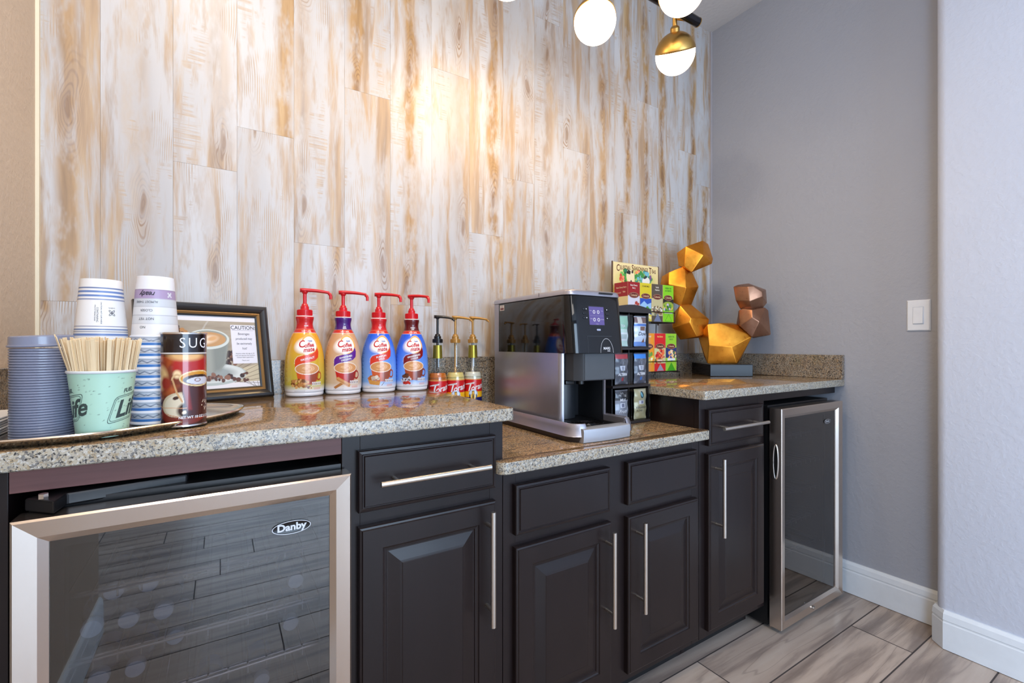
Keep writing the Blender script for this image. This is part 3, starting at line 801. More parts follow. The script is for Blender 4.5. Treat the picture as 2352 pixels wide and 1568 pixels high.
# ================================================================ cup lids
M_LID = plain('blue_grey_lid_plastic', (132, 138, 160), .26, 0, .25)
def make_lid():
    t = thing('cup_lid', '', 'lid')
    MB().lathe([(.0385, 0), (.0400, .0006), (.0408, .002), (.0404, .0034), (.0392, .0042), (.0388, .0044), (.0382, .012), (.0378, .0165), (.0360, .0175), (.034, .0165), (.0335, .012), (.002, .0115)], 48, cap0=True).build('lid_body', M_LID, t, smooth=35)
    MB().box(-.004, .004, -.0295, -.0265, .0116, .0122).build('sip_hole', M_DARK, t)
    return t
lp = make_lid(); ld = thing('cup_lid', '', 'lid')
MB().lathe([(.0362, 0), (.0380, .0002), (.0385, .0008), (.0386, .0026), (.0376, .0036), (.0364, .00405)], 48).build('lid_body', M_LID, ld, smooth=35); NL = 35
for i in range(NL):
    o = ld if i == 0 else (lp if i == NL-1 else copytree(ld))
    o.location = (-.2440, 1.035, ZT+.0002+i*.00415); o.rotation_euler = (0, 0, i)
    tag(o, 'blue grey plastic cup lid nested in the tall ridged stack of lids', 'lid', 'grey cup lids stacked on the tray')
o.location.z += .0032; o.rotation_euler = (.02, -.06, .4); o['label'] = 'topmost blue grey cup lid, tilted on the tall stack of lids'
del o['group']
nb = thing('napkin_stack', 'white folded paper napkins lying on the tray behind the cup lids', 'napkins', (-.325, 1.13, ZT))
q = MB()
for i in range(7): q.box(-.025, .022, -.07, .07, .0003+i*.0042, .0038+i*.0042, .0014, M=Matrix.Rotation(.02*(i % 3), 4, 'Z'))
q.build('folded_napkins', plain('napkin_white', (226, 222, 218), .8), nb)
tag(nb, kind=None)

# ================================================================ paper cups (upside down, nested)
def cup_body(name, r_rim, r_base, h, paint, parent, face, mat, inverted=True, n=160, step=.0012):
    """outer wall with printed pattern; label y = height above the rim when inverted"""
    if inverted:
        prof = [(r_rim-.001, 0), (r_rim+.0016, .0006), (r_rim+.0022, .0022), (r_rim+.0014, .0042), (r_rim, .0050)]+resample([(r_rim, .0052), (r_base, h)], step)
        prof += [(r_base-.0022, h+.0001), (r_base-.0024, h-.006), (.002, h-.006)]
    else:
        prof = resample([(r_base, 0), (r_rim, h-.005)], step)+[(r_rim+.0014, h-.0042), (r_rim+.0022, h-.002), (r_rim+.0014, h-.0002), (r_rim-.0008, h), (r_rim-.0016, h-.002), (r_base+.001, .012), (.002, .0115)]
    return lathe_painted(name, prof, n, paint, mat, parent, face, R=r_rim, bottom=not inverted)
M_PAPER = painted('printed_paper_cup', .42, 0, .12)
BL = (104, 132, 186)
def p_plain(H):
    def f(x, y):
        P = Paint(x, y, (236, 234, 232), .0005); k = H/.114
        for a, b, c in ((.0965, .0985, (90, 112, 158)), (.0895, .0930, BL), (.0820, .0855, BL), (.0765, .0780, (90, 110, 160)),
                        (.0285, .0300, (84, 96, 140)), (.0225, .0255, (98, 124, 170)), (.0195, .0208, (92, 104, 134)), (.0125, .0165, BL)):
            P.rect(-1, 1, a*k, b*k, c)
        P.rect(-1, 1, 0, .0048, (226, 228, 236)); return P.c
    return f
def p_zig(H, top=False):
    def f(x, y):
        P = Paint(x, y, (232, 233, 238), .0005)
        if top:
            b = [(0, .026, (232, 230, 230)), (.026, .0415, (214, 216, 220)), (.0415, .057, (222, 224, 228)), (.057, .072, (200, 204, 210)), (.072, .089, (168, 148, 182))]
            for a, c, col in b: P.rect(-1, 1, a, c, col)
            for z in (.026, .0415, .057): P.rect(-1, 1, z-.0003, z+.0003, (176, 178, 186))
            P.rect(-1, 1, .0885, .0895, (130, 108, 140)); P.rect(-1, 1, .0718, .0726, (132, 112, 146))
        else:
            P.rect(-1, 1, .0065, .0112, (62, 122, 196)); P.rect(-1, 1, .0128, .0134, (84, 92, 112))
            u = np.abs(((x/.0085) % 2)-1); z0 = .0140+.0034*u
            P.put(P.below(np.abs(y-z0)-.0007), (128, 138, 158)); P.put(P.below(np.abs(y-z0-.0014)-.0003), (150, 158, 176))
        P.rect(-1, 1, 0, .0048, (224, 228, 238)); return P.c
    return f
def flower(cx, cy, r, w, rot=0.0):
    out = []
    for k in range(4):
        a = PI/4+k*PI/2+rot
        vs, fs = ring2d(0, 0, r*.52, r*.27, w, n=20); ca, sa = math.cos(a), math.sin(a)
        out.append(([(cx+(x+r*.55)*ca-y*sa, cy+(x+r*.55)*sa+y*ca) for x, y in vs], fs))
    return out
def cup_stack(cx, cy, rr_, rb, h, n, pitch, topfn, restfn, gname, toplabel, restlabel, face):
    res = []
    proto = None
    for i in range(n):
        top = i == n-1
        t = thing('paper_cup', (toplabel if top else restlabel), 'paper cup', (cx, cy, ZT+.0003+i*pitch), 0, None if top else gname)
        if top: cup_body('cup_wall', rr_, rb, h, topfn, t, face, M_PAPER); res = t
        elif proto is None:
            proto = t; cup_body('cup_wall', rr_, rb, h, restfn, t, face, M_PAPER, n=120, step=.0008)
        else:
            for c in proto.children:
                d = c.copy(); COL.objects.link(d); d.parent = t; d.rotation_euler.z = i*1.3
    return res
FA = math.atan2(-1.10, .20)     # direction from the cups to the camera
T1 = cup_stack(-.185, 1.112, .0385, .0292, .114, 9, .0187, p_plain(.114), p_plain(.114), 'striped cups in the left stack',
               'top upside-down white paper cup with blue stripes and a four-petal logo', 'white paper cup with blue stripes nested under others in the left stack', FA)
def on_cup(rim, base, h, face, eps=.0003):
    def f(x, z):
        r = rim+(base-rim)*max(0, (z-.0052)/(h-.0052))+eps; A = face+x/rim; return (r*math.cos(A), r*math.sin(A), z)
    return f
ft = on_cup(.0385, .0292, .114, FA)
M_INK = plain('dark_print_ink', (42, 40, 52), .5)
lettering(flower(.0155, .0535, .0064, .0008), ft, M_INK, T1, 'logo', .003)
lettering([text2d('CHERVIL', .003, at=(.0155, .0625), rot=PI)], ft, M_INK, T1, step=.003)
lettering([text2d('CAUTION: HOT CUPS INSIDE', .0030, rot=-PI/2, at=(-.0010, .053), bold=.01), text2d('CONTAINING', .0042, rot=-PI/2, at=(-.0068, .050)), text2d('POLYSTYRENE FOAM', .0030, rot=-PI/2, at=(-.0105, .053))], ft, M_INK, T1, step=.003)
T2 = cup_stack(-.1055, 1.100, .0362, .0285, .114, 9, .0199, p_zig(.106, True), p_zig(.106), 'zigzag printed cups in the right stack',
               'top upside-down paper cup with a purple band reading ready and grey bands', 'white and blue zigzag paper cup nested under others in the right stack', FA+.06)
ft2 = on_cup(.0362, .0285, .114, FA+.06)
lettering([text2d('NO', .0062, rot=PI, at=(-.0255, .0195)), text2d('NOT YET', .0062, rot=PI, at=(-.0205, .0350)), text2d('CLOSER', .0060, rot=PI, at=(-.0205, .0505)),
           text2d('ALMOST THERE', .0058, rot=PI, at=(-.0215, .0660)), text2d('ready', .0125, shear=.35, bold=.02, rot=PI, at=(-.0195, .0805))], ft2, M_INK, T2, step=.003)
lettering(flower(.0215, .0800, .0058, .0011), ft2, plain('white_print_ink', (236, 236, 240), .5), T2, 'logo', .003)

# ================================================================ mint paper cup with wooden stirrers
cupx, cupy, ch_ = -.1635, .992, .106
tc = thing('paper_cup', 'mint green paper cup printed with dark lettering, full of wooden stirrers', 'paper cup', (cupx, cupy, ZT+.0003))
def p_mint(x, y):
    P = Paint(x, y, (176, 216, 196), .0005)
    m = np.clip((x-.012)/.05, 0, 1)*np.clip(1-y/.12, 0, 1); P.put(m*.8, (212, 226, 178))
    q = random.Random(3)
    for i in range(150):
        a = q.uniform(-.13, .13); b = q.uniform(.004, .098); r = q.uniform(.0003, .0007)
        P.ell(a, b, r*2.2, r, q.choice([(72, 88, 84), (92, 112, 104), (120, 146, 134)]), q.uniform(-.6, .6))
    P.rect(-1, 1, ch_-.0045, ch_+.01, (222, 226, 230)); return P.c
FA2 = math.atan2(-cupy, -cupx)
cup_body('cup_wall', .0425, .0322, ch_, p_mint, tc, FA2, M_PAPER, inverted=False)
def ftm(x, z):
    r = .0322+(.0425-.0322)*(z/(ch_-.005))+.0003; A = FA2+x/.0425; return (r*math.cos(A), r*math.sin(A), z)
def rbox(cx, cy, w, h, sh, t, r=.006):
    P = rr(-w/2, w/2, -h/2, h/2, r, 5); Q_ = rr(-w/2+t, w/2-t, -h/2+t, h/2-t, max(r-t, .001), 5)
    f = lambda p: (cx+p[0]+p[1]*sh, cy+p[1]+p[0]*.16); n = len(P)
    return ([f(p) for p in P]+[f(p) for p in Q_], [(i, (i+1) % n, n+(i+1) % n, n+i) for i in range(n)])
its = []
for cx0 in (.036, -.057):
    its = []
    its += [rbox(cx0, .046, .050, .043, .30, .0009), rbox(cx0, .046, .045, .038, .30, .0007)]
    its += [text2d('Life', .037, shear=.42, bold=.025, rot=.16, at=(cx0+.006, .045)), text2d('FUEL', .0085, shear=.35, bold=.03, rot=.16, at=(cx0+.002, .0735))]
    lettering(its, ftm, plain('charcoal_print_ink', (58, 74, 72), .5), tc, step=.003)
def make_stir():
    return MB().box(-.0029, .0029, -.00065, .00065, 0, .140, .0004, 1)
M_WOOD = None
def m_stir():
    g = G('pale_birch_stirrer'); co = g.obj(); inf = g.n('ObjectInfo', out=5)
    n = g.noise(g.vmul(g.vadd(co, inf), (700, 700, 12)), 1.0, 3, .6)
    c = g.mix(n, L4((240, 222, 186)), L4((216, 190, 150)))
    c = g.mix(g.math('MULTIPLY', inf, .35), c, L4((230, 200, 158)))
    return g.done(g.bsdf(color=c, rough=.6))
stir = make_stir().build('wooden_stirrer', m_stir()); q = random.Random(12); ns = 124
for i in range(ns):
    o = stir if i == 0 else stir.copy()
    if i: COL.objects.link(o)
    a = q.uniform(0, 2*PI); k = math.sqrt(q.random()); rb = .024*k; rt = .0385*k+.0012
    if i % 4 == 0: k = 1; rb, rt = .0245, .0395
    b_ = Vector((rb*math.cos(a), rb*math.sin(a), .0125)); t_ = Vector((rt*math.cos(a), rt*math.sin(a), ch_))
    d = (t_-b_).normalized(); rot = d.to_track_quat('Z', 'Y').to_matrix().to_4x4() @ Matrix.Rotation(q.uniform(0, PI), 4, 'Z')
    o.matrix_world = Matrix.Translation(Vector((cupx, cupy, ZT))+b_+d*q.uniform(0, .008)) @ rot
    tag(o, 'flat pale wooden coffee stirrer standing in the mint green paper cup', 'stirrer', 'wooden stirrers in the mint cup')
for i in range(3):      # the ones that poke out highest at the left
    o = stir.copy(); COL.objects.link(o); a = FA2-1.15-.25*i
    b_ = Vector((.020*math.cos(a), .020*math.sin(a), .020+.004*i)); t_ = Vector((.041*math.cos(a), .041*math.sin(a), ch_)); d = (t_-b_).normalized()
    o.matrix_world = Matrix.Translation(Vector((cupx, cupy, ZT))+b_) @ d.to_track_quat('Z', 'Y').to_matrix().to_4x4()
    tag(o, 'flat pale wooden coffee stirrer standing in the mint green paper cup', 'stirrer', 'wooden stirrers in the mint cup')

# ================================================================ sugar canister
sx_, sy_, sr, sh = -.0585, 1.043, .0352, .168
sc = thing('sugar_canister', 'cylindrical sugar canister with a coffee cup picture and SUGAR lettering', 'canister', (sx_, sy_, ZT+.0003))
FS = math.atan2(-sy_, -sx_)
def p_sugar(x, y):
    P = Paint(x, y, (62, 24, 22), .0006)
    P.vgrad(.125, .03, (150, 62, 34), (44, 22, 22))
    f = fbm(x*60+5, y*60)[:]; P.put((f-.45)*2.2*(y > .05), (188, 92, 44))
    P.ell(-.040, .088, .014, .020, (232, 192, 132), 0, .008); P.ell(-.030, .078, .010, .012, (150, 44, 30), 0, .006)
    P.ell(.012, .108, .030, .022, (176, 34, 32), 0, .006); P.ell(.004, .128, .028, .010, (228, 180, 120), 0, .006)
    P.ell(-.010, .094, .006, .007, (246, 216, 170), 0, .004)
    P.ell(.004, .030, .046, .026, (120, 40, 30), .1, .002); P.ell(-.006, .040, .031, .022, (206, 190, 160), .15); P.ell(-.004, .0395, .028, .0195, (222, 210, 186), .15)
    P.ell(.012, .030, .022, .016, (52, 24, 22), .1, .004)
    P.ell(.006, .038, .004, .006, (70, 40, 34), .6); P.ell(-.012, .052, .005, .003, (60, 34, 30), .3); P.ell(.001, .026, .004, .003, (226, 210, 180), .5)
    P.poly([(-.0065, .084), (.056, .084), (.048, .020), (.040, .014), (.014, .014), (.004, .024)], (70, 30, 28))
    P.poly([(-.004, .080), (.006, .080), (.012, .030), (.006, .030)], (140, 40, 34), .004)
    P.ring(-.010, .083, .008, .010, .0028, (214, 176, 132), 0.4, 9); P.line([(-.017, .084), (-.010, .060), (-.002, .045)], .0028, (204, 160, 112))
    P.ell(.024, .086, .031, .0145, (236, 214, 160)); P.ell(.024, .086, .0288, .0125, (206, 142, 44)); P.ell(.025, .0835, .0265, .0095, (52, 28, 22)); P.ell(.027, .0815, .023, .0070, (206, 208, 220))
    P.ring(.022, .083, .005, .0028, .001, (120, 70, 50))
    P.line([(-.052, .036), (-.02, .0345), (.004, .0335)], .0011, (214, 160, 116)); P.line([(-.03, .024), (0, .016), (.05, .013)], .0009, (196, 100, 60))
    q = random.Random(5)
    for i in range(12): P.ell(.036+q.uniform(-.006, .008), .036+q.uniform(-.008, .010), .0012, .0008, (238, 220, 190), q.random()*3)
    P.rect(-1, 1, .1325, .1655, (26, 18, 22)); P.rect(-1, 1, .1305, .1322, (226, 222, 220)); P.rect(-1, 1, .1292, .1303, (30, 16, 18)); return P.c
prof = resample([(sr, .0035), (sr, .1655)], .0012)
lathe_painted('paper_label', prof, 260, p_sugar, painted('glossy_can_print', .16, 0, .5), sc, FS, R=sr, bottom=True)
for nm, z in (('bottom_rim', 0), ('top_rim', .1653)):
    MB().lathe([(sr-.001, z), (sr+.0012, z+.0003), (sr+.0014, z+.0018), (sr+.0006, z+.0033), (sr-.002, z+.0034)], 64).build(nm, M_CHROME, sc, smooth=40)
def fts(x, z): A = FS+x/sr; return ((sr+.0002)*math.cos(A), (sr+.0002)*math.sin(A), z)
def serif_sugar():
    return [text2d('SUGAR', .026, at=(.034, .1490), spacing=1.25, sx=.86, bold=-.004)]
lettering(serif_sugar(), fts, plain('white_print_ink', (236, 236, 240), .5), sc, step=.002)
lettering([text2d('NET WT 18 OZ (1.12 LB)', .0062, at=(.024, .0165), bold=.03, sx=.95)], fts, plain('white_print_ink'), sc, step=.002)

# ================================================================ framed caution sign
FW, FH = .318, .265
fa = .36
fx, fy = .133-FW/2*math.cos(fa), 1.508-FW/2*math.sin(fa)
fr = thing('picture_frame', 'black and gold frame with a coffee picture and a CAUTION notice leaning on the planks', 'picture frame', (fx, fy, .9160), rot=(-.185, 0, fa))
m = MB(); w2 = FW/2
m.loops(rectloops(-w2, w2, 0, FH, [(.004, .018), (0, .016), (0, .005), (.004, .001), (.010, 0), (.017, .003), (.022, .009), (.024, .016)], 0), True, False).build('moulding', plain('frame_black', (34, 34, 36), .28, 0, .4), fr, smooth=30)
MB().loops(rectloops(-w2, w2, 0, FH, [(.0215, .0075), (.0235, .0070), (.0285, .0112), (.0300, .0150)], 0), False, False).build('gold_lip', plain('frame_gold', (160, 124, 78), .35, .5), fr)
MB().loops(rectloops(-w2, w2, 0, FH, [(.029, .0105), (.0325, .012), (.033, .0165)], 0), False, False).build('inner_edge', M_BLK, fr)
def p_coffee(x, y):
    P = Paint(x, y, (226, 224, 228), .0007)
    P.rect(-.2, .2, .047, .219, (152, 140, 122))
    P.put(((y > .047) & (y < .219))*(fbm(x*16, y*110)*.9-.2), (190, 178, 156))
    P.poly([(.03, .047), (.13, .047), (.13, .098), (.05, .078)], (196, 184, 156))
    for i in range(12): P.line([(.03+.012*i-.03, .047), (.13, .105-.014*i+.02)], .0011, (96, 82, 62), a=(y < .10)*1.)
    P.blobs(-.085, .190, .035, .022, [(92, 60, 34), (60, 38, 24), (150, 108, 62), (180, 130, 74)], 60, .0045, 2)
    P.blobs(.055, .112, .022, .022, [(78, 50, 38), (54, 34, 26), (122, 84, 64)], 34, .0045, 3)
    P.line([(-.012, .19), (-.004, .206), (.004, .218)], .004, (196, 192, 186), .5)
    P.ell(.004, .071, .088, .030, (176, 186, 184)); P.ell(.004, .074, .082, .026, (206, 212, 210)); P.ell(.0, .074, .060, .018, (150, 158, 156), 0, .008)
    P.blobs(.018, .062, .040, .009, [(94, 62, 48), (66, 42, 34), (138, 98, 78)], 26, .0052, 4)
    P.poly([(-.048, .166), (.052, .166), (.040, .100), (.026, .082), (.0, .076), (-.026, .082), (-.040, .100)], (156, 160, 152))
    P.poly([(.01, .166), (.052, .166), (.040, .100), (.026, .082), (.01, .078)], (132, 138, 132), .012)
    P.ell(.002, .168, .052, .0275, (206, 214, 210)); P.ell(.002, .170, .046, .0225, (150, 152, 140)); P.ell(.002, .168, .043, .0200, (192, 148, 98)); P.ell(-.006, .166, .028, .011, (238, 216, 190), .2, .008)
    P.ell(.012, .170, .012, .006, (214, 166, 112), .3, .004)
    P.blobs(.085, .062, .03, .012, [(92, 56, 40), (60, 38, 30)], 9, .0048, 6)
    P.poly([(.0595, .210), (.1245, .210), (.1245, .099), (.0595, .099)], (222, 222, 232)); P.line([(.063, .1945), (.121, .1945)], .0005, (60, 60, 70))
    return P.c
gridmesh('picture', 240, 200, -w2+.0325, w2-.0325, .0325, FH-.0325, lambda x, y: (x, np.full_like(x, .0150), y), p_coffee, painted('glossy_photo_print', .3, 0, .2), fr)
ff = lambda x, y: (x, .0147, y)
cl_ = [text2d('CAUTION:', .0150, at=(.0925, .2015), sx=.92, bold=.005)]
for s, yy, sz in (('Beverages', .184, .0095), ('produced may', .170, .0095), ('be extremely', .156, .0095), ('hot!', .142, .0095)): cl_.append(text2d(s, sz, shear=.12, at=(.0925, yy), sx=.8))
for s, yy in (('Anyone under the age of 18', .1275), ('may not operate the machine', .122), ('without adult supervision.', .1165), ('Thank you!', .1075)): cl_.append(text2d(s, .0046, at=(.0925, yy), sx=.95))
lettering(cl_, ff, plain('sign_ink', (40, 40, 48), .5), fr)
MB().box(-w2+.006, w2-.006, .0165, .0185, .006, FH-.006).build('backing_board', plain('backing_brown', (92, 72, 54), .8), fr)

# ================================================================ creamer pump bottles
CP = [(.0495, 0), (.0515, .003), (.0518, .009), (.0512, .0105), (.0525, .012), (.0540, .020), (.0548, .045), (.0548, .070), (.0540, .095), (.0525, .115), (.0490, .137), (.0430, .158), (.0360, .176), (.0315, .185), (.0270, .193), (.0238, .202), (.0226, .211), (.0232, .218), (.0250, .226), (.0250, .2315), (.0228, .2345)]
CPR = smooth_prof(CP, .0011)
_cz = [p[1] for p in CPR]; _cr = [p[0] for p in CPR]
def creamer(x, face, c):
    t = thing('creamer_bottle', c['label'], 'creamer bottle', (x, 1.4955, .9145), 0, None)
    def paint(s, z):
        P = Paint(s, z, (232, 234, 240), .0005)
        P.vgrad(.020, .184, c['bot'], c['top']); P.put(np.clip((.034-z)/.02, 0, 1), (234, 236, 242)); P.rect(-1, 1, -1, .0125, (232, 234, 240))
        P.rect(-1, 1, .0105, .0112, (170, 176, 190)); P.rect(-1, 1, .0030, .0036, (180, 186, 198))
        P.rect(-1, 1, .1845, .1945, (206, 44, 30)); P.rect(-1, 1, .1940, .1950, (226, 120, 60)); P.rect(-1, 1, .195, .233, c['neck']); P.rect(-1, 1, .2325, .25, (226, 224, 226))
        # glowing heart behind the name
        P.ell(-.006, .146, .030, .021, (244, 240, 236), .1, .010); P.ell(.012, .150, .024, .026, (244, 240, 236), 0, .010); P.poly([(-.022, .140), (.034, .146), (.004, .112)], (244, 240, 236), .008)
        P.ring(.010, .148, .0270, .0275, .0048, (238, 168, 74), -.9, 2.6); P.line([(.0345, .138), (.022, .126), (.006, .121)], .0032, (238, 176, 84))
        # ribbon
        b = c['band']
        P.poly([(-.0330, .104), (-.026, .113), (-.010, .118), (.014, .122), (.028, .130), (.0355, .142), (.0385, .128), (.035, .112), (.024, .103), (.004, .0975), (-.016, .092), (-.0255, .084), (-.029, .078), (-.033, .088)], b)
        P.line([(-.0345, .094), (-.033, .106), (-.026, .1155), (-.010, .120)], .0009, (236, 228, 220))
        # cup
        k = c['cup']
        P.poly([(-.030, .078), (.036, .078), (.030, .048), (.020, .034), (-.010, .034), (-.024, .048)], k); P.poly([(.006, .078), (.036, .078), (.030, .048), (.020, .034), (.006, .034)], tuple(int(v*.72) for v in k), .008)
        P.ring(.036, .058, .008, .011, .0035, tuple(int(v*.8) for v in k))
        P.ell(.002, .0795, .0345, .0170, (240, 232, 222)); P.ell(.002, .0795, .0325, .0152, (206, 146, 92)); P.ring(-.001, .080, .021, .009, .0016, (228, 182, 134), -2.6, 1.6); P.ring(.001, .0795, .013, .0055, .0016, (232, 190, 144), -1.0, 3.0); P.ell(-.003, .080, .006, .0025, (226, 178, 128), 0, .002)
        q = random.Random(c['seed'])
        kind = c['food']
        if kind == 'nuts':
            P.blobs(-.020, .038, .024, .012, [(150, 96, 48), (186, 128, 70), (118, 70, 36), (214, 166, 104)], 70, .0038, 3); P.ell(.006, .026, .0055, .0042, (112, 60, 44)); P.ell(.012, .024, .005, .004, (232, 212, 170)); P.ell(.012, .024, .002, .0018, (150, 100, 60))
        elif kind == 'biscotti':
            P.poly([(-.034, .022), (-.012, .036), (-.006, .030), (-.028, .017)], (176, 116, 62)); P.poly([(-.026, .049), (-.020, .053), (.016, .031), (.014, .022), (.008, .022), (-.024, .042)], (206, 150, 92)); P.line([(-.024, .046), (.012, .025)], .0014, (150, 96, 50))
        elif kind == 'pie':
            P.poly([(-.040, .040), (.0, .034), (-.004, .022), (-.034, .026)], (206, 148, 74)); P.poly([(-.042, .044), (-.030, .054), (-.006, .050), (.0, .036), (-.038, .039)], (176, 102, 50)); P.blobs(-.016, .045, .010, .006, [(226, 216, 204), (196, 180, 164)], 16, .0035, 4)
            P.line([(.004, .022), (.010, .030)], .002, (90, 50, 34))
        else:
            P.blobs(-.024, .036, .016, .009, [(214, 214, 222), (180, 184, 196), (90, 50, 40)], 40, .0034, 5); P.blobs(-.022, .049, .013, .004, [(96, 56, 40), (60, 36, 30)], 10, .0045, 6); P.blobs(-.020, .025, .014, .003, [(196, 50, 40), (176, 40, 34)], 10, .004, 7)
        for i in range(5): P.rect(.014+.0062*i, .0190+.0062*i, .031, .0405, (232, 234, 238)); P.rect(.0150+.0062*i, .0180+.0062*i, .0325, .0385, (150, 140, 140))
        for i in range(4): P.rect(.020, .042, .0195+.0018*i, .0201+.0018*i, (222, 150, 140))
        for i in range(26): P.rect(-.068, -.060-.004*(i % 3), .045+.0042*i, .0462+.0042*i, tuple(int(v*.75) for v in c['top']))
        for i in range(9): P.rect(-.034+.0034*i, -.032+.0034*i, .0150, .0172, (150, 154, 168))
        return P.c
    lathe_painted('bottle_body', CPR, 300, paint, painted('creamer_bottle_sleeve', .22, 0, .25), t, face, R=.0548)
    def fm(s, z):
        r = float(np.interp(z, _cz, _cr))+.00025; A = face+s/.0548; return (r*math.cos(A), r*math.sin(A), z)
    red = plain('creamer_red_ink', (190, 22, 34), .4); wh = plain('white_print_ink', (236, 236, 240), .5)
    its = [text2d('C', .0290, shear=.1, bold=.018, at=(-.0155, .1500), rot=.10), text2d('offee', .0180, shear=.22, bold=.03, at=(.0085, .1475), rot=.10, sx=.86), text2d('mate', .0182, shear=.22, bold=.03, at=(.0070, .1345), rot=.10, sx=.92)]
    lettering(its, fm, red, t, step=.003)
    lettering([text2d('Nestle', .0058, bold=.03, at=(.013, .1600), rot=.02)], fm, plain('creamer_blue_ink', (30, 60, 160), .4), t, step=.003)
    its = [text2d(s, c.get('fs', .0078), bold=.03, rot=.22, at=(.003+.001*i, .1085-.0078*i+(.0035 if len(c['flavor']) > 1 else 0))) for i, s in enumerate(c['flavor'])]
    its += [text2d('1 pump = 1 serving', .0062, at=(.002, .1893), bold=.01)]
    its += [text2d(s, .0052, bold=.03, at=(.004, .2045-.005*i)) for i, s in enumerate(c['necktext'])]
    lettering(its, fm, wh, t, step=.003)
    # pump
    R_ = plain('red_pump_plastic', (206, 18, 30), .28, 0, .2)
    pz = MB(); pz.lathe([(.0190, .2350), (.0205, .2355), (.0205, .2520), (.0195, .2530), (.0125, .2532), (.0118, .2570), (.0118, .2625), (.0100, .2635), (.0085, .2690), (.0065, .2715), (.0002, .2716)], 36)
    for i in range(30):
        a = 2*PI*i/30; pz.cyl((.0206*math.cos(a), .0206*math.sin(a), .2370), (.0206*math.cos(a), .0206*math.sin(a), .2515), .0009, n=5)
    pu = pz.build('pump_collar', R_, t, smooth=35)
    hd = MB(); hd.cyl((0, 0, .2712), (0, 0, .3060), .0052, n=18); hd.lathe([(.0045, .2990), (.0085, .3040), (.0090, .3085)], 24)
    L = .069; ring_ = []
    for i in range(15):
        u = i/14; xx = -.013+u*(L+.013); w = .0115-.0058*min(1, max(0, (u-.05)/.95))**.7
        if i == 0: w = .005
        zt = .3185-.0015*(1-u)**2-.0085*u*u; zb = zt-(.0125-.0042*u) 
        ring_.append([(xx, w*math.cos(a)*1.0, (zt+zb)/2+(zt-zb)/2*math.sin(a)*(1.0)) for a in [2*PI*k/16 for k in range(16)]])
    hd.loops(ring_)
    hd.tube([(L-.004, 0, .3040), (L+.001, 0, .3020), (L+.003, 0, .2965), (L+.003, 0, .2865)], [.0046, .0050, .0046, .0040], 12)
    ho = hd.build('pump_head', R_, t, smooth=50); ho.rotation_euler = (0, 0, c['spout'])
    return t
FC = lambda x: math.atan2(-1.4955, -x)+.10
creamer(.2105, FC(.2105), dict(label='yellow creamer pump bottle with red neck reading HAZELNUT', top=(232, 160, 34), bot=(186, 180, 70), neck=(196, 28, 28), band=(216, 66, 30), cup=(206, 84, 36), food='nuts', flavor=['HAZELNUT'], necktext=['HAZELNUT'], spout=-.18, seed=1))
creamer(.3205, FC(.3205), dict(label='beige creamer pump bottle with purple neck reading SWEETENED ORIGINAL', top=(206, 156, 112), bot=(208, 184, 156), neck=(66, 20, 112), band=(92, 34, 140), cup=(190, 40, 32), food='biscotti', flavor=['SWEETENED', 'ORIGINAL'], necktext=['Flavored', 'ORIGINAL'], spout=-.35, seed=2, fs=.0070))
creamer(.4310, FC(.4310), dict(label='blue creamer pump bottle with bright red neck reading PUMPKIN SPICE', top=(16, 92, 226), bot=(130, 180, 240), neck=(200, 30, 34), band=(210, 56, 40), cup=(200, 92, 48), food='pie', flavor=['PUMPKIN', 'SPICE'], necktext=['PUMPKIN', 'SPICE'], spout=-.62, seed=3))
creamer(.5415, FC(.5415), dict(label='blue creamer pump bottle with dark maroon neck reading GINGERBREAD COOKIE', top=(16, 88, 222), bot=(124, 174, 238), neck=(96, 16, 20), band=(128, 24, 26), cup=(160, 70, 40), food='ginger', flavor=['GINGERBREAD', 'COOKIE'], necktext=['GINGERBREAD', 'COOKIE'], spout=-1.05, seed=4, fs=.0068))

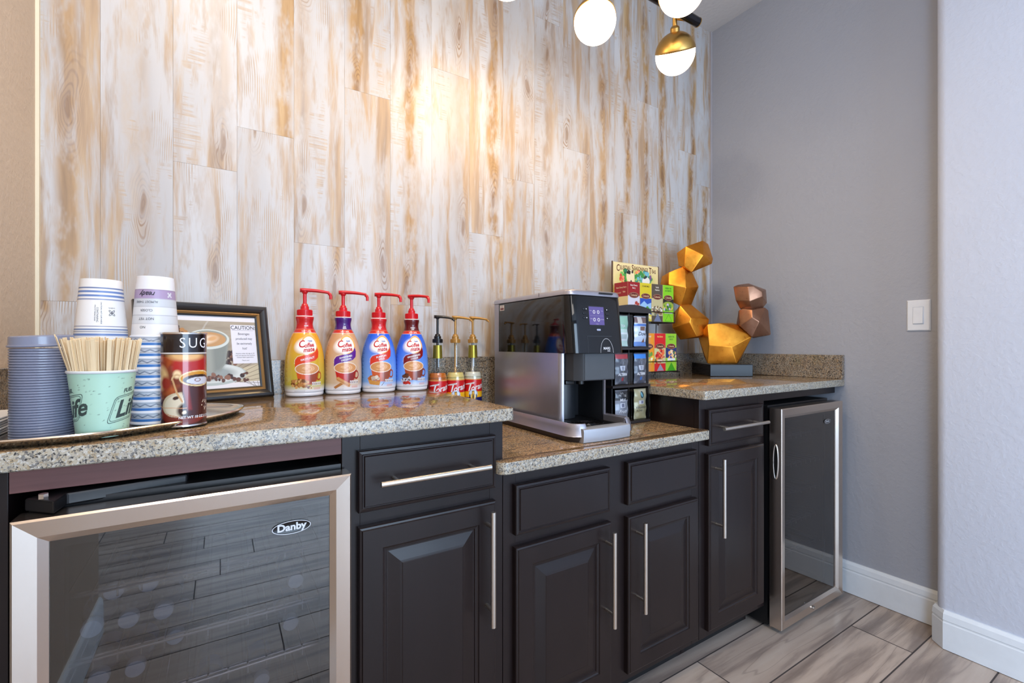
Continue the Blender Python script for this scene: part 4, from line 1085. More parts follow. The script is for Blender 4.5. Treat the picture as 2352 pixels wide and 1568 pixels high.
# ================================================================ syrup bottles with pumps on the lowered counter
SP = [(.0315, 0), (.0330, .003), (.0332, .010), (.0332, .150), (.0325, .160), (.0300, .172), (.0250, .184), (.0190, .194), (.0172, .205), (.0166, .225), (.0156, .255), (.0146, .275), (.0156, .277), (.0156, .281), (.0140, .2825)]
SPR = smooth_prof(SP, .0015); _sz = [p[1] for p in SPR]; _sr = [p[0] for p in SPR]
def syrup(x, liquid, foil, pumpc, pumpname, label, liqname):
    t = thing('syrup_bottle', label, 'syrup bottle', (x, 1.5140, .7865))
    MB().lathe([(r, z) for r, z in SPR], 40).build('glass', clear('syrup_bottle_glass', (.90, .92, .90), 1.5, .02, .02), t, smooth='all')
    lq = MB().lathe([(max(r-.0018, .001), z+.002) for r, z in SPR if z < .176], 36); lq.build('syrup', plain(liqname, liquid, .25, 0, .2), t, smooth='all')
    face = math.atan2(-1.514, -x)+.06
    def paint(s, z):
        P = Paint(s, z, (200, 26, 30), .0005)
        P.rect(-1, 1, -.01, .0875, (14, 22, 96)); P.rect(-1, 1, .0875, .1080, (238, 178, 26)); P.rect(-1, 1, .1515, .1535, (222, 190, 110))
        P.ell(.0, .100, .0165, .016, (150, 190, 230)); P.ell(.0, .0985, .0140, .015, (206, 222, 240)); P.rect(-.0045, .0045, .080, .112, (120, 78, 30)); P.rect(-.003, .003, .080, .108, (232, 176, 40))
        for i in range(5): P.ell(-.012+.006*i, .090, .0022, .010, [(30, 30, 26), (230, 190, 60)][i % 2])
        return P.c
    pr = [(.0335, z) for z in np.linspace(.060, .1535, 60)]
    ob = lathe_painted('label', pr, 200, paint, painted('syrup_label_print', .3, 0, .2), t, face, R=.0335, bottom=False)
    fm = lambda s, z: ((.0338)*math.cos(face+s/.0335), (.0338)*math.sin(face+s/.0335), z)
    lettering([text2d('T', .040, shear=.45, bold=.02, at=(-.0175, .1225), rot=.16), text2d('orani', .0290, shear=.35, bold=.02, at=(.0165, .1250), rot=.22, sx=.9), poly2d([(-.032, .1350), (.002, .1425), (.0015, .1390), (-.030, .1320)])], fm, plain('white_print_ink'), t, step=.003)
    if foil: MB().lathe([(r+.0008, z) for r, z in SPR if .2285 < z < .2765], 36, cap0=False, cap1=False).build('neck_foil', plain('gold_foil', (164, 150, 60), .32, .8), t, smooth='all')
    M_ = plain(pumpname, pumpc, .3, .25 if 'gold' in pumpname else 0, .2)
    c = MB(); c.lathe([(.0165, .2830), (.0172, .2835), (.0172, .2960), (.0160, .2970), (.0125, .2975), (.0125, .3060), (.0100, .3075), (.0085, .3130), (.0058, .3150), (.0002, .3151)], 30)
    for i in range(24): a = 2*PI*i/24; c.cyl((.0172*math.cos(a), .0172*math.sin(a), .2840), (.0172*math.cos(a), .0172*math.sin(a), .2955), .0008, n=5)
    c.build('pump_collar', M_, t, smooth=35)
    h = MB(); h.cyl((0, 0, .3148), (0, 0, .3700), .0042, n=16); h.lathe([(.0042, .3660), (.0075, .3700), (.0080, .3730)], 20)
    rg = []
    for i in range(13):
        u = i/12; xx = -.012+u*.067; w = .0105-.0058*u**.8; w = .004 if i == 0 else w; zt = .3810-.0095*u*u; zb = zt-(.0120-.0048*u)
        rg.append([(xx, w*math.cos(a), (zt+zb)/2+(zt-zb)/2*math.sin(a)) for a in [2*PI*k/14 for k in range(14)]])
    h.loops(rg); h.tube([(.051, 0, .3655), (.057, 0, .3645), (.0600, 0, .3590)], [.0036, .0036, .0030], 10)
    ho = h.build('pump_head', M_, t, smooth=50); ho.rotation_euler = (0, 0, -.62)
    MB().cyl((0, 0, .05), (0, 0, .283), .0046, n=12).build('dip_tube', M_ if not foil else plain('dark_dip_tube' if 'black' in pumpname else 'clear_dip_tube', (24, 24, 28) if 'black' in pumpname else (196, 196, 200), .3), t, smooth=40)
    return t
syrup(.6430, (204, 110, 36), True, (18, 18, 20), 'black_pump_plastic', 'amber syrup bottle with a black pump next to the blue creamer bottles', 'amber_syrup')
syrup(.7115, (232, 210, 132), False, (176, 130, 60), 'gold_pump_plastic', 'pale yellow syrup bottle with gold pump and bare glass neck', 'pale_yellow_syrup')
syrup(.7815, (222, 220, 210), True, (176, 130, 60), 'gold_pump_plastic', 'clear syrup bottle with gold pump and gold foil neck beside the coffee machine', 'clear_syrup')

# ================================================================ coffee machine
cm = thing('coffee_machine', 'silver and gloss black single-serve coffee machine with a lit screen', 'coffee machine', (.9575, 1.245, .7865))
MT = Matrix.Translation((-.9575, -1.245, -.7865))
def B(m, name, mat, parent=None, smooth=False):
    return m.build(name, mat, cm if parent is None else parent, smooth, MT)
def out(x0, x1, y0, y1, r, z, n=8): return [(x, y, z) for x, y in rr(x0, x1, y0, y1, r, n)]
# foot
m = MB(); m.loops([out(.838, 1.072, .998, 1.495, [.05, .05, .01, .01], .7867), out(.832, 1.078, .994, 1.497, [.05, .05, .01, .01], .803)]); B(m, 'foot', plain('machine_foot_brown_black', (48, 38, 36), .4), smooth=40)
# silver skirt: open at the front for the tray
def arc_path(d, z, yfront):
    """U path left front -> back -> right front, offset inward by d"""
    pts = [(.872, yfront+d)]
    r = .048-d; cx, cy = .828+.048, yfront+.048
    for i in range(9):
        a = 1.5*PI-.5*PI*i/8; pts.append((cx+r*math.cos(a), cy+r*math.sin(a)))
    pts += [(.828+d, 1.30), (.834+d, 1.498-d), (1.076-d, 1.498-d), (1.082-d, 1.30)]
    cx = 1.082-.048
    for i in range(9):
        a = -.5*PI*i/8; pts.append((cx+r*math.cos(a), cy+r*math.sin(a)))
    pts.append((1.040, yfront+d)); return [(x, y, z) for x, y in pts]
m = MB(); yf = .992
m.loops([arc_path(0, .8032, yf), arc_path(.001, .8045, yf), arc_path(.004, .826, yf), arc_path(.009, .8385, yf), arc_path(.012, .8395, yf), arc_path(.015, .838, yf), arc_path(.016, .8032, yf), arc_path(0, .8032, yf)], False, False, closed=False)
bmesh.ops.holes_fill(m.b, edges=[e for e in m.b.edges if e.is_boundary], sides=0)
B(m, 'skirt', M_SILV, smooth=40)
# drip tray
m = MB(); pts = [(.858+(1.040-.858)*i/12, .9865-.006*math.sin(PI*i/12)+.0*i) for i in range(13)]
rg = []
for z, o in ((.7868, .004), (.7885, .002), (.816, .0), (.8245, .002), (.8262, .006)): rg.append([(x, y+o, z) for x, y in pts]+[(1.040, 1.02, z), (.858, 1.02, z)])
m.loops(rg); B(m, 'drip_tray_front', plain('tray_silver', (186, 190, 198), .32, .5), smooth=40)
m = MB(); m.loops([out(.874, 1.034, 1.012, 1.235, .006, .805), out(.874, 1.034, 1.012, 1.235, .006, .8225), out(.878, 1.030, 1.016, 1.231, .006, .8240), out(.884, 1.024, 1.022, 1.225, .006, .8215)])
tray = B(m, 'drip_tray', M_BLK, smooth=30)
m = MB()
for k in range(3): m.tube([(.955+(.020+.014*k)*math.cos(2*PI*i/28), 1.075+(.016+.012*k)*math.sin(2*PI*i/28), .8235) for i in range(28)], .0011, 6, closed=True)
for k in range(9): m.cyl((.89+.016*k, 1.03, .8228), (.89+.016*k, 1.12, .8228), .0010, n=6)
B(m, 'tray_grate', plain('grate_gloss_black', (28, 26, 28), .12, .3), tray, smooth=40)
for sx in (0, 1):
    x0 = 1.036 if sx else .866
    m = MB(); m.loops([[(x, y, z) for x, y, z in ((x0, 1.005, z0), (x0+.012, 1.005, z0), (x0+.012, 1.10, z0), (x0, 1.10, z0))] for z0 in (.815, .842)]).bevel(.002)
    if sx: B(m, 'arm', M_SILV)
# body shell: concave outline round the cup bay
BX0, BX1, BYF, BYB = .8620, 1.0540, 1.098, 1.498
def bodyring(z, d=0):
    L = []
    r = .014; x0, x1 = BX0+d, BX1-d
    for i in range(7): a = 1.5*PI-.5*PI*i/6; L.append((x0+r+r*math.cos(a), BYF+r+r*math.sin(a)))
    L += [(x0, BYB-.006), (x0+.006, BYB-d), (x1-.006, BYB-d), (x1, BYB-.006)]
    for i in range(7): a = -.5*PI*i/6; L.append((x1-r+r*math.cos(a), BYF+r+r*math.sin(a)))
    L += [(x1-r-.001, BYF+.002), (x1-r-.001, 1.225), (x0+r+.001, 1.225), (x0+r+.001, BYF+.002)]
    return [(x, y, z) for x, y in L]
m = MB(); m.loops([bodyring(.822), bodyring(1.0405)]); B(m, 'body_shell', M_SILV, smooth=40)
m = MB(); m.box(.8775, 1.0385, 1.222, 1.2245, .823, 1.040); m.box(.8772, .8792, 1.101, 1.222, .823, 1.040); m.box(1.0368, 1.0388, 1.101, 1.222, .823, 1.040)
m.cyl((.958, 1.224, .823), (.958, 1.224, .955), .052, n=32)
B(m, 'bay_liner', plain('bay_dark_grey', (40, 42, 46), .35), smooth=40)
# rear top block and brew head
m = MB(); m.loops([out(.862, 1.082, 1.462, 1.498, [0, 0, .006, .006], 1.0402), out(.862, 1.082, 1.462, 1.498, [0, 0, .006, .006], 1.2115)]); B(m, 'rear_cover', M_SILV)
hyf = lambda z: 1.044+(z-1.0375)*.10
m = MB(); hr = []
for z, g_ in ((1.0370, .003), (1.0385, 0), (1.12, 0), (1.2095, 0), (1.2115, .002)):
    hr.append([(x, y, z) for x, y in rr(.8612+g_, 1.0835-g_, hyf(z)+g_, 1.4618, [.034, .030, .001, .001], 10)])
m.loops(hr); hd_ = B(m, 'brew_head_shell', M_BLKG, smooth=50)
m = MB(); cr = []
for z, g_ in ((1.2118, .001), (1.2130, -.0015), (1.2230, -.0005), (1.2285, .004), (1.2300, .012)):
    cr.append([(x, y, z) for x, y in rr(.8610+g_, 1.0830-g_, 1.0625+g_, 1.4985-g_, [.032, .030, .008, .008], 10)])
m.loops(cr); lid = B(m, 'top_lid', M_SILV, smooth=40)
m = MB(); m.box(.983, 1.040, 1.058, 1.10, 1.2195, 1.2245, .002); B(m, 'lid_latch', M_BLK, lid)
m = MB(); m.box(.8598, .8604, 1.206, 1.2075, 1.213, 1.2285); B(m, 'lid_seam', M_DARK, lid)
# lower brew block with angled left cheek
m = MB(); lr = []
for z in (.9545, .9555, 1.0370):
    g_ = .001 if z < .955 else 0
    lr.append([(x, y, z) for x, y in ((.8790+g_, 1.222), (.8800+g_, 1.110), (.896+g_, 1.078), (.914, 1.0615+g_), (.921, 1.0575+g_), (1.045-g_, 1.0575+g_), (1.052-g_, 1.066), (1.0365-g_, 1.10), (1.0365-g_, 1.222))])
m.loops(lr); B(m, 'brew_block', plain('brew_block_charcoal', (54, 56, 60), .32, .2), smooth=20)
m = MB(); m.box(.9225, 1.043, 1.0560, 1.0576, .957, 1.0365, .0006); B(m, 'block_face', plain('block_face_grey', (74, 78, 82), .4))
m = MB(); m.box(.885, .918, 1.10, 1.20, .9415, .9545, .003); m.cyl((.958, 1.12, .940), (.958, 1.12, .955), .013, n=20); B(m, 'spout', M_BLK, smooth=40)
# front face items
MTv = (.9575, 1.245, .7865)
def onh(x, z, e=.0004): return (x-MTv[0], hyf(z)-e-MTv[1], z-MTv[2])
def facebox(x0, x1, z0, z1, e0, e1, mat, name, par, rad=.0):
    o_ = rr(x0, x1, z0, z1, rad, 4)
    return MB().loops([[onh(x, z, e0) for x, z in o_], [onh(x, z, e1) for x, z in o_]]).build(name, mat, par)
scr = facebox(.938, .9975, 1.1235, 1.1790, .0002, .0010, emis('lit_lilac_screen', (120, 112, 186), .85), 'screen', hd_, .001)
facebox(.9355, 1.0, 1.1210, 1.1815, .0, .0003, M_BLK, 'screen_surround', hd_, .002)
icons = []
for cx_, cz_ in ((.9575, 1.163), (.9745, 1.163), (.9575, 1.1395), (.9745, 1.1395)):
    icons += [ring2d(cx_, cz_, .0052, .0056, .0024, n=14)]
icons += [text2d('Menu', .0038, at=(.9445, 1.1665)), text2d('Tea', .0038, at=(.9900, 1.1665)), text2d('Coffee', .0036, at=(.9455, 1.1420)), text2d('Chocolate', .0034, at=(.9895, 1.1405)), text2d('Choose', .003, at=(.968, 1.1265)), poly2d([(.9405, 1.1515), (.9955, 1.1515), (.9955, 1.1517), (.9405, 1.1517)])]
lettering(icons, lambda x, z: onh(x, z, .0013), emis('lit_icon', (226, 226, 250), .95), scr, 'icons')
bt = MB()
for cx_, dx in ((.9215, 1), (1.0145, -1)):
    for cz_ in (1.171, 1.158, 1.1445):
        o_ = rr(cx_-.0075, cx_+.0075, cz_-.0030, cz_+.0030, .0029, 5)
        bt.loops([[onh(x, z, .0) for x, z in o_], [onh(x, z, .0014) for x, z in o_], [onh(cx_+(x-cx_)*.8, cz_+(z-cz_)*.7, .0019) for x, z in o_]])
bt.build('buttons', plain('button_black', (30, 31, 36), .2, .2), hd_, smooth=40)
leds = []
for cx_ in (.9265, 1.0095):
    for cz_ in (1.171, 1.1445): leds.append(poly2d([(cx_+.0016*math.cos(a), cz_+.0016*math.sin(a)) for a in [2*PI*i/12 for i in range(12)]]))
lettering(leds, lambda x, z: onh(x, z, .0022), emis('lit_button_dot', (235, 240, 255), 1.2), hd_, 'button_lights')
o_ = rr(.9640, .9800, 1.1060, 1.1115, .0026, 5)
MB().loops([[onh(x, z, 0) for x, z in o_], [onh(x, z, .0016) for x, z in o_]]).build('start_button', plain('start_button_silver', (176, 184, 206), .25, .5), hd_)
# pack door outline, arch and maker's name
g2 = [poly2d([(.9255, 1.0385), (.9262, 1.0385), (.9262, 1.0890), (.9255, 1.0890)]), poly2d([(.9255, 1.0890), (1.024, 1.0890), (1.024, 1.0897), (.9255, 1.0897)])]
lettering(g2, lambda x, z: onh(x, z, .0003), plain('groove_grey', (70, 74, 80), .3), hd_, 'pack_door_seam')
g3 = [ring2d(1.0010, 1.0385, .0268, .0440, .0009, 0, PI, 40), text2d('MARS', .0112, bold=.02, at=(1.0010, 1.0520)), text2d('drinks', .0048, bold=.03, at=(1.0085, 1.0445))]
lettering(g3, lambda x, z: onh(x, z, .0005), plain('machine_print', (222, 224, 228), .4), hd_)
# sticker on the side
fs = lambda y, z: (.8612-.0006-MTv[0], y-MTv[1], z-MTv[2])
stk = lettering([poly2d([(-1.4515, 1.1860), (-1.4205, 1.1860), (-1.4205, 1.2055), (-1.4515, 1.2055)])], lambda y, z: fs(-y, z), plain('sticker_white', (214, 208, 206), .5), hd_, 'sticker')
lettering([poly2d([(-1.4475, 1.1885), (-1.4245, 1.1885), (-1.4245, 1.1960), (-1.4475, 1.1960)]), text2d('PROPERTY OF', .0030, at=(-1.436, 1.2020)), text2d('SERVICE', .0030, at=(-1.436, 1.1985))], lambda y, z: (fs(-y, z)[0]-.0003,)+fs(-y, z)[1:], plain('sticker_ink', (120, 70, 72), .5), stk)

# ================================================================ drink pack organiser
OX0, OX1, OY, OYB = 1.128, 1.3115, 1.143, 1.395
og = thing('pack_organizer', 'black countertop organiser with clear bins beside the coffee machine', 'organizer', (1.22, 1.27, .7865))
def OM(m, name, mat, par=None, smooth=False): return m.build(name, mat, par or og, smooth, Matrix.Translation((-1.22, -1.27, -.7865)))
m = MB(); m.box(OX0, OX0+.004, OY+.012, OYB, .7868, 1.180); m.box(OX1-.004, OX1, OY+.012, OYB, .7868, 1.180); m.box(OX0, OX1, OYB-.004, OYB, .7868, 1.180); m.box((OX0+OX1)/2-.002, (OX0+OX1)/2+.002, OY+.02, OYB, .80, 1.175)
OM(m, 'side_panels', plain('organizer_black', (24, 24, 27), .35))
for z in (.7870, .9135, 1.0450):
    m = MB(); m.box(OX0-.001, OX1+.001, OY+.004, OYB, z, z+.0085, .0015); OM(m, 'tray_shelf', plain('organizer_dark_brown', (44, 38, 38), .45))
m = MB(); n = 14; xs = [OX0-.001+(OX1-OX0+.002)*i/n for i in range(n+1)]
m.loops([[(x, y, 1.1760) for x in xs]+[(x, y, 1.1900+.0135*math.sin(PI*i/n)) for i, x in reversed(list(enumerate(xs)))] for y in (OY+.002, OYB)]); OM(m, 'top_cover', plain('organizer_dark_brown'), smooth=30)
PACKS = [  # column, row (0 top), label, base paint, kind
 (0, 0, 'pale green drink pouch in the top left clear bin', 'mint'), (1, 0, 'white and blue drink pouch lettered Dove in the top right clear bin', 'dove'),
 (0, 1, 'dark pouch with red top lettered ALTERRA in the middle left clear bin', 'altr'), (1, 1, 'dark pouch with bright blue top lettered ALTERRA in the middle right clear bin', 'altb'),
 (0, 2, 'grey and white pouch lettered MILK in the bottom left clear bin', 'milk'), (1, 2, 'tan pouch lettered VERANDA in the bottom right clear bin', 'vera')]
WI = plain('white_print_ink'); DK = plain('dark_print_ink')
for col_, row, lab, kind in PACKS:
    xa = OX0+.005+col_*(OX1-OX0)/2; xb = xa+(OX1-OX0)/2-.009; za = (1.0545, .923, .7965)[row]; zb = za+.117; xm, zm = (xa+xb)/2, (za+zb)/2
    m = MB(); t_ = .0022
    m.box(xa, xb, OY-.002, OY-.002+t_, za, zb-.004, .0006, 1); m.box(xa, xa+t_, OY, OY+.20, za, zb-.012, .0006, 1); m.box(xb-t_, xb, OY, OY+.20, za, zb-.012, .0006, 1)
    m.box(xa+t_, xb-t_, OY, OY+.20, za, za+.002)
    OM(m, 'clear_bin', M_CLEAR)
    pk = thing('drink_pouch', lab, 'drink pouch', (xm, OY+.0115, za+.003), group='drink pouches in the clear bins')
    hw, hh = .031, .107
    def pp(x, y, kind=kind):
        base = dict(mint=(196, 224, 214), dove=(206, 220, 240), altr=(58, 62, 74), altb=(62, 68, 84), milk=(140, 144, 156), vera=(176, 168, 128))[kind]
        P = Paint(x, y, base, .0006); P.put((fbm(x*40, y*40)-.5)*.6, (240, 240, 246))
        if kind == 'mint': P.rect(-1, 1, .06, .2, (150, 200, 176)); P.rect(-.02, .026, .020, .048, (226, 232, 234)); P.rect(-.014, .02, .026, .042, (180, 196, 196))
        if kind == 'dove': P.rect(-1, 1, .082, .2, (110, 80, 76)); P.rect(-.018, .004, .076, .2, (206, 196, 190)); P.rect(-1, 1, .072, .080, (62, 116, 200)); P.rect(-1, 1, .0, .016, (96, 140, 210)); P.rect(-.006, .022, .056, .07, (120, 84, 70)); P.poly([(.002, .014), (.020, .014), (.011, .030)], (120, 76, 60))
        if kind in ('altr', 'altb'):
            P.rect(-1, 1, .088, .2, (176, 36, 48) if kind == 'altr' else (30, 130, 226)); P.poly([(-.013, .064), (.013, .064), (.010, .048), (-.010, .048)], (214, 218, 230)); P.rect(-.006, .006, .050, .062, (150, 156, 172)); P.ell(0, .018, .006, .007, (150, 40, 50) if kind == 'altr' else (50, 110, 190)); P.line([(0, .068), (0, .078)], .0012, (160, 170, 190)); P.ell(0, .044, .0014, .0014, (150, 170, 110))
        if kind == 'milk': P.rect(-1, 1, .072, .2, (44, 46, 52)); P.rect(-1, 1, 0, .014, (222, 214, 206)); P.rect(-.011, .011, .046, .062, (232, 234, 242)); P.rect(-.007, .007, .048, .060, (120, 124, 146)); P.blobs(0, .09, .02, .008, [(150, 150, 150), (90, 90, 90)], 10, .003, 3)
        if kind == 'vera':
            P.rect(-.012, .012, .053, .066, (216, 216, 224)); P.rect(-.001, .009, .055, .064, (130, 130, 156)); P.ell(.003, .086, .0085, .0125, (36, 70, 84)); P.ell(.0015, .086, .004, .009, (120, 180, 200), .3); P.rect(-.02, .004, .048, .0488, (70, 64, 50)); P.rect(-.024, .024, .003, .004, (130, 122, 90)); P.ell(-.017, .016, .007, .007, (196, 190, 156))
        P.rect(-1, 1, hh-.003, hh, tuple(int(v*.85) for v in base)); return P.c
    def shape(x, y, s=-1):
        u = np.asarray(x)/hw; v = np.asarray(y)/hh; b_ = np.clip((1-u**2), 0, 1)*np.clip(4*v*(1-v), 0, 1)**.6*.0085
        return (np.asarray(x)*(1-.05*np.sin(v*9)**2), s*b_+.0012*np.sin(v*14), np.asarray(y))
    gridmesh('pouch_front', 60, 90, -hw, hw, 0, hh, lambda x, y: shape(x, y, -1), pp, painted('foil_pouch_print', .25, .1, .4), pk)
    gridmesh('pouch_back', 12, 18, -hw, hw, 0, hh, lambda x, y: shape(x, y, 1), pp, painted('foil_pouch_print'), pk)
    fp = lambda x, y: tuple(float(v) for v in (lambda q: (q[0], q[1]-.0005, q[2]))(shape(x, y, -1)))
    if kind == 'dove': lettering([text2d('Dove', .019, shear=.35, at=(.003, .044), bold=.01)], fp, DK, pk, step=.004)
    if kind in ('altr', 'altb'): lettering([text2d('ALTERRA', .0105, bold=.03, at=(0, .034), sx=.95, sy=1.25)], fp, WI, pk, step=.004)
    if kind == 'milk': lettering([text2d('MILK', .0125, bold=.03, at=(0, .0725)), text2d('Froth', .016, shear=.3, at=(0, .033), bold=.01)], fp, WI, pk, step=.004)
    if kind == 'vera': lettering([text2d('VERANDA', .0118, bold=.01, at=(0, .041), sx=.95), text2d('BLEND', .0095, at=(-.010, .030), sx=.9)], fp, DK, pk, step=.004)
    if kind == 'mint': lettering([text2d('TEA', .012, at=(0, .07), bold=.01)], fp, WI, pk, step=.004)

# ================================================================ wire rack of tea boxes
rk = thing('tea_rack', 'two-tier black wire tea rack with a CELESTIAL SEASONINGS TEAS header card', 'tea rack', (1.62, 1.44, .9145))
def RT(m, name, mat, par=None, smooth=False): return m.build(name, mat, par or rk, smooth, Matrix.Translation((-1.62, -1.44, -.9145)))
m = MB(); r = .0021
for x in (1.475, 1.770):
    m.tube([(x, 1.520, .916), (x, 1.515, 1.10), (x, 1.505, 1.405)], r, 8)
    m.tube([(x+.058 if x > 1.6 else x-.03, 1.425, .9165), (x+.030 if x > 1.6 else x, 1.40, .937), (x, 1.47, .937), (x, 1.515, .937)], r, 8)
for z, y0, y1, xa, xb in ((.9435, 1.378, 1.475, 1.452, 1.7535), (1.163, 1.398, 1.492, 1.456, 1.7575)):
    for yy in (y0-.002, y1): m.cyl((xa, yy, z), (xb, yy, z), r, n=8)
    for i in range(6): xx = xa+(xb-xa)*i/5; m.cyl((xx, y0-.002, z), (xx, y1, z), r*.8, n=8)
    m.tube([(xa, y1+.02, z+.045), (xa, y0-.003, z+.045), (xb, y0-.003, z+.045), (xb, y1+.02, z+.045)], r*.9, 8)
    for xx in (xa, xb): m.cyl((xx, y0-.003, z), (xx, y0-.003, z+.045), r*.8, n=8)
RT(m, 'wire_frame', plain('rack_black_wire', (30, 26, 26), .35, .6), smooth=40)
for x in (1.475, 1.770):
    m = MB(); xx = x+.058 if x > 1.6 else x-.03; m.sphere((xx, 1.424, .9175), .0028, 12); RT(m, 'rubber_foot', M_BLK, smooth='all')
def p_head(x, y):
    P = Paint(x, y, (228, 208, 146), .0008); P.vgrad(-.1, .09, (214, 196, 130), (232, 214, 160))
    P.ell(0, .018, .118, .046, (196, 196, 110), 0, .02)
    P.blobs(-.065, .030, .035, .028, [(60, 150, 60), (96, 170, 60), (30, 90, 60), (40, 120, 90), (110, 180, 90)], 60, .008, 1, .003)
    P.blobs(.045, .030, .055, .030, [(40, 130, 110), (70, 160, 150), (110, 180, 200), (60, 140, 70), (150, 190, 80)], 80, .008, 2, .003)
    P.ell(-.038, .030, .026, .036, (232, 216, 178), .15, .003); P.blobs(-.050, .050, .008, .010, [(34, 30, 34)], 6, .006, 3); P.ell(-.034, .008, .005, .007, (40, 30, 34)); P.ell(-.026, .052, .006, .006, (40, 34, 34), 0, .002)
    P.blobs(-.095, .018, .016, .016, [(226, 112, 84), (236, 146, 110), (200, 70, 50)], 18, .006, 4, .002); P.blobs(.012, .056, .02, .006, [(236, 120, 100), (244, 170, 90)], 7, .005, 5)
    P.ell(.065, .016, .026, .020, (228, 228, 224), .1, .003); P.ell(.060, .034, .014, .006, (44, 60, 60), .4); P.ell(.095, .035, .007, .013, (120, 80, 140), 0, .003)
    return P.c
hw_ = .1485
m = MB(); m.box(1.4735, 1.7705, 1.5015, 1.5045, 1.24, 1.4335); RT(m, 'header_card', plain('card_edge_cream', (222, 206, 150), .6))
hc = gridmesh('header_picture', 260, 150, -hw_+.004, hw_-.001, -.10, .089, lambda x, y: (x+.002, np.full_like(x, 1.5012-1.44), y+1.3435-.9145), p_head, painted('tea_card_print', .4, 0, .1), rk)
def run(parts, x, y, arc):
    """set differently sized words one after the other"""
    out_ = []
    for s_, sz, dy in parts:
        vs, fs_ = text2d(s_, sz, bold=.012, align='LEFT', sx=.80, sy=1.12)
        w_ = max(v[0] for v in vs); out_.append(([(vx+x, vy+y+dy-arc*((vx+x)/.12)**2) for vx, vy in vs], fs_)); x += w_+.0016+(.004 if sz > .03 and s_ != 'C' else 0)*0
        if s_ in ('ELESTIAL', 'EASONINGS'): x += .005
    return out_
tl_ = run([('C', .037, 0), ('ELESTIAL', .0215, .001), ('S', .037, 0), ('EASONINGS', .0215, .001), ('T', .037, 0), ('EAS', .0215, .001)], -.127, .069, .006)
lettering(tl_, lambda x, y: (x+.002, 1.5008-1.44, y+1.3435-.9145), plain('tea_brown_ink', (92, 34, 22), .5), rk)
m = MB(); m.box(1.4695, 1.4740, 1.5005, 1.5060, 1.155, 1.436, .0004); m.box(1.7700, 1.7745, 1.5005, 1.5060, 1.155, 1.436, .0004); RT(m, 'card_holder', plain('rack_brown_edge', (84, 56, 40), .5))
BW, BD, BH = .0715, .080, .1665
TEAS = [('cherry', (150, 24, 30), 'dark red tea box lettered Black Cherry Berry at the left of the upper tier', ['Black Cherry', 'Berry'], (236, 220, 210)),
        ('chamo', (214, 196, 40), 'yellow tea box with a daisy field, lettered CHAMOMILE, on the upper tier', ['CHAMOMILE'], (120, 100, 30)),
        ('earl', (86, 76, 64), 'grey brown tea box lettered Vanilla Hazelnut on the upper tier', ['Vanilla', 'Hazelnut'], (236, 230, 214)),
        ('green', (134, 208, 30), 'lime green tea box lettered GREEN TEA at the right end of the upper tier', ['GREEN TEA', 'AUTHENTIC'], (50, 110, 40)),
        ('lemon', (226, 200, 40), 'yellow tea box lettered LEMON at the left end of the lower tier', ['LEMON'], (120, 90, 20)),
        ('zest', (236, 150, 40), 'orange tea box lettered ORANGE, second from left on the lower tier', ['ORANGE'], (250, 240, 220)),
        ('zinger', (214, 30, 36), 'bright red tea box lettered Red Zinger on the lower tier', ['Red Zinger'], (246, 220, 120)),
        ('gpeach', (150, 206, 50), 'pale green tea box lettered GREEN TEA PEACH at the right end of the lower tier', ['GREEN TEA', 'PEACH'], (60, 120, 50))]
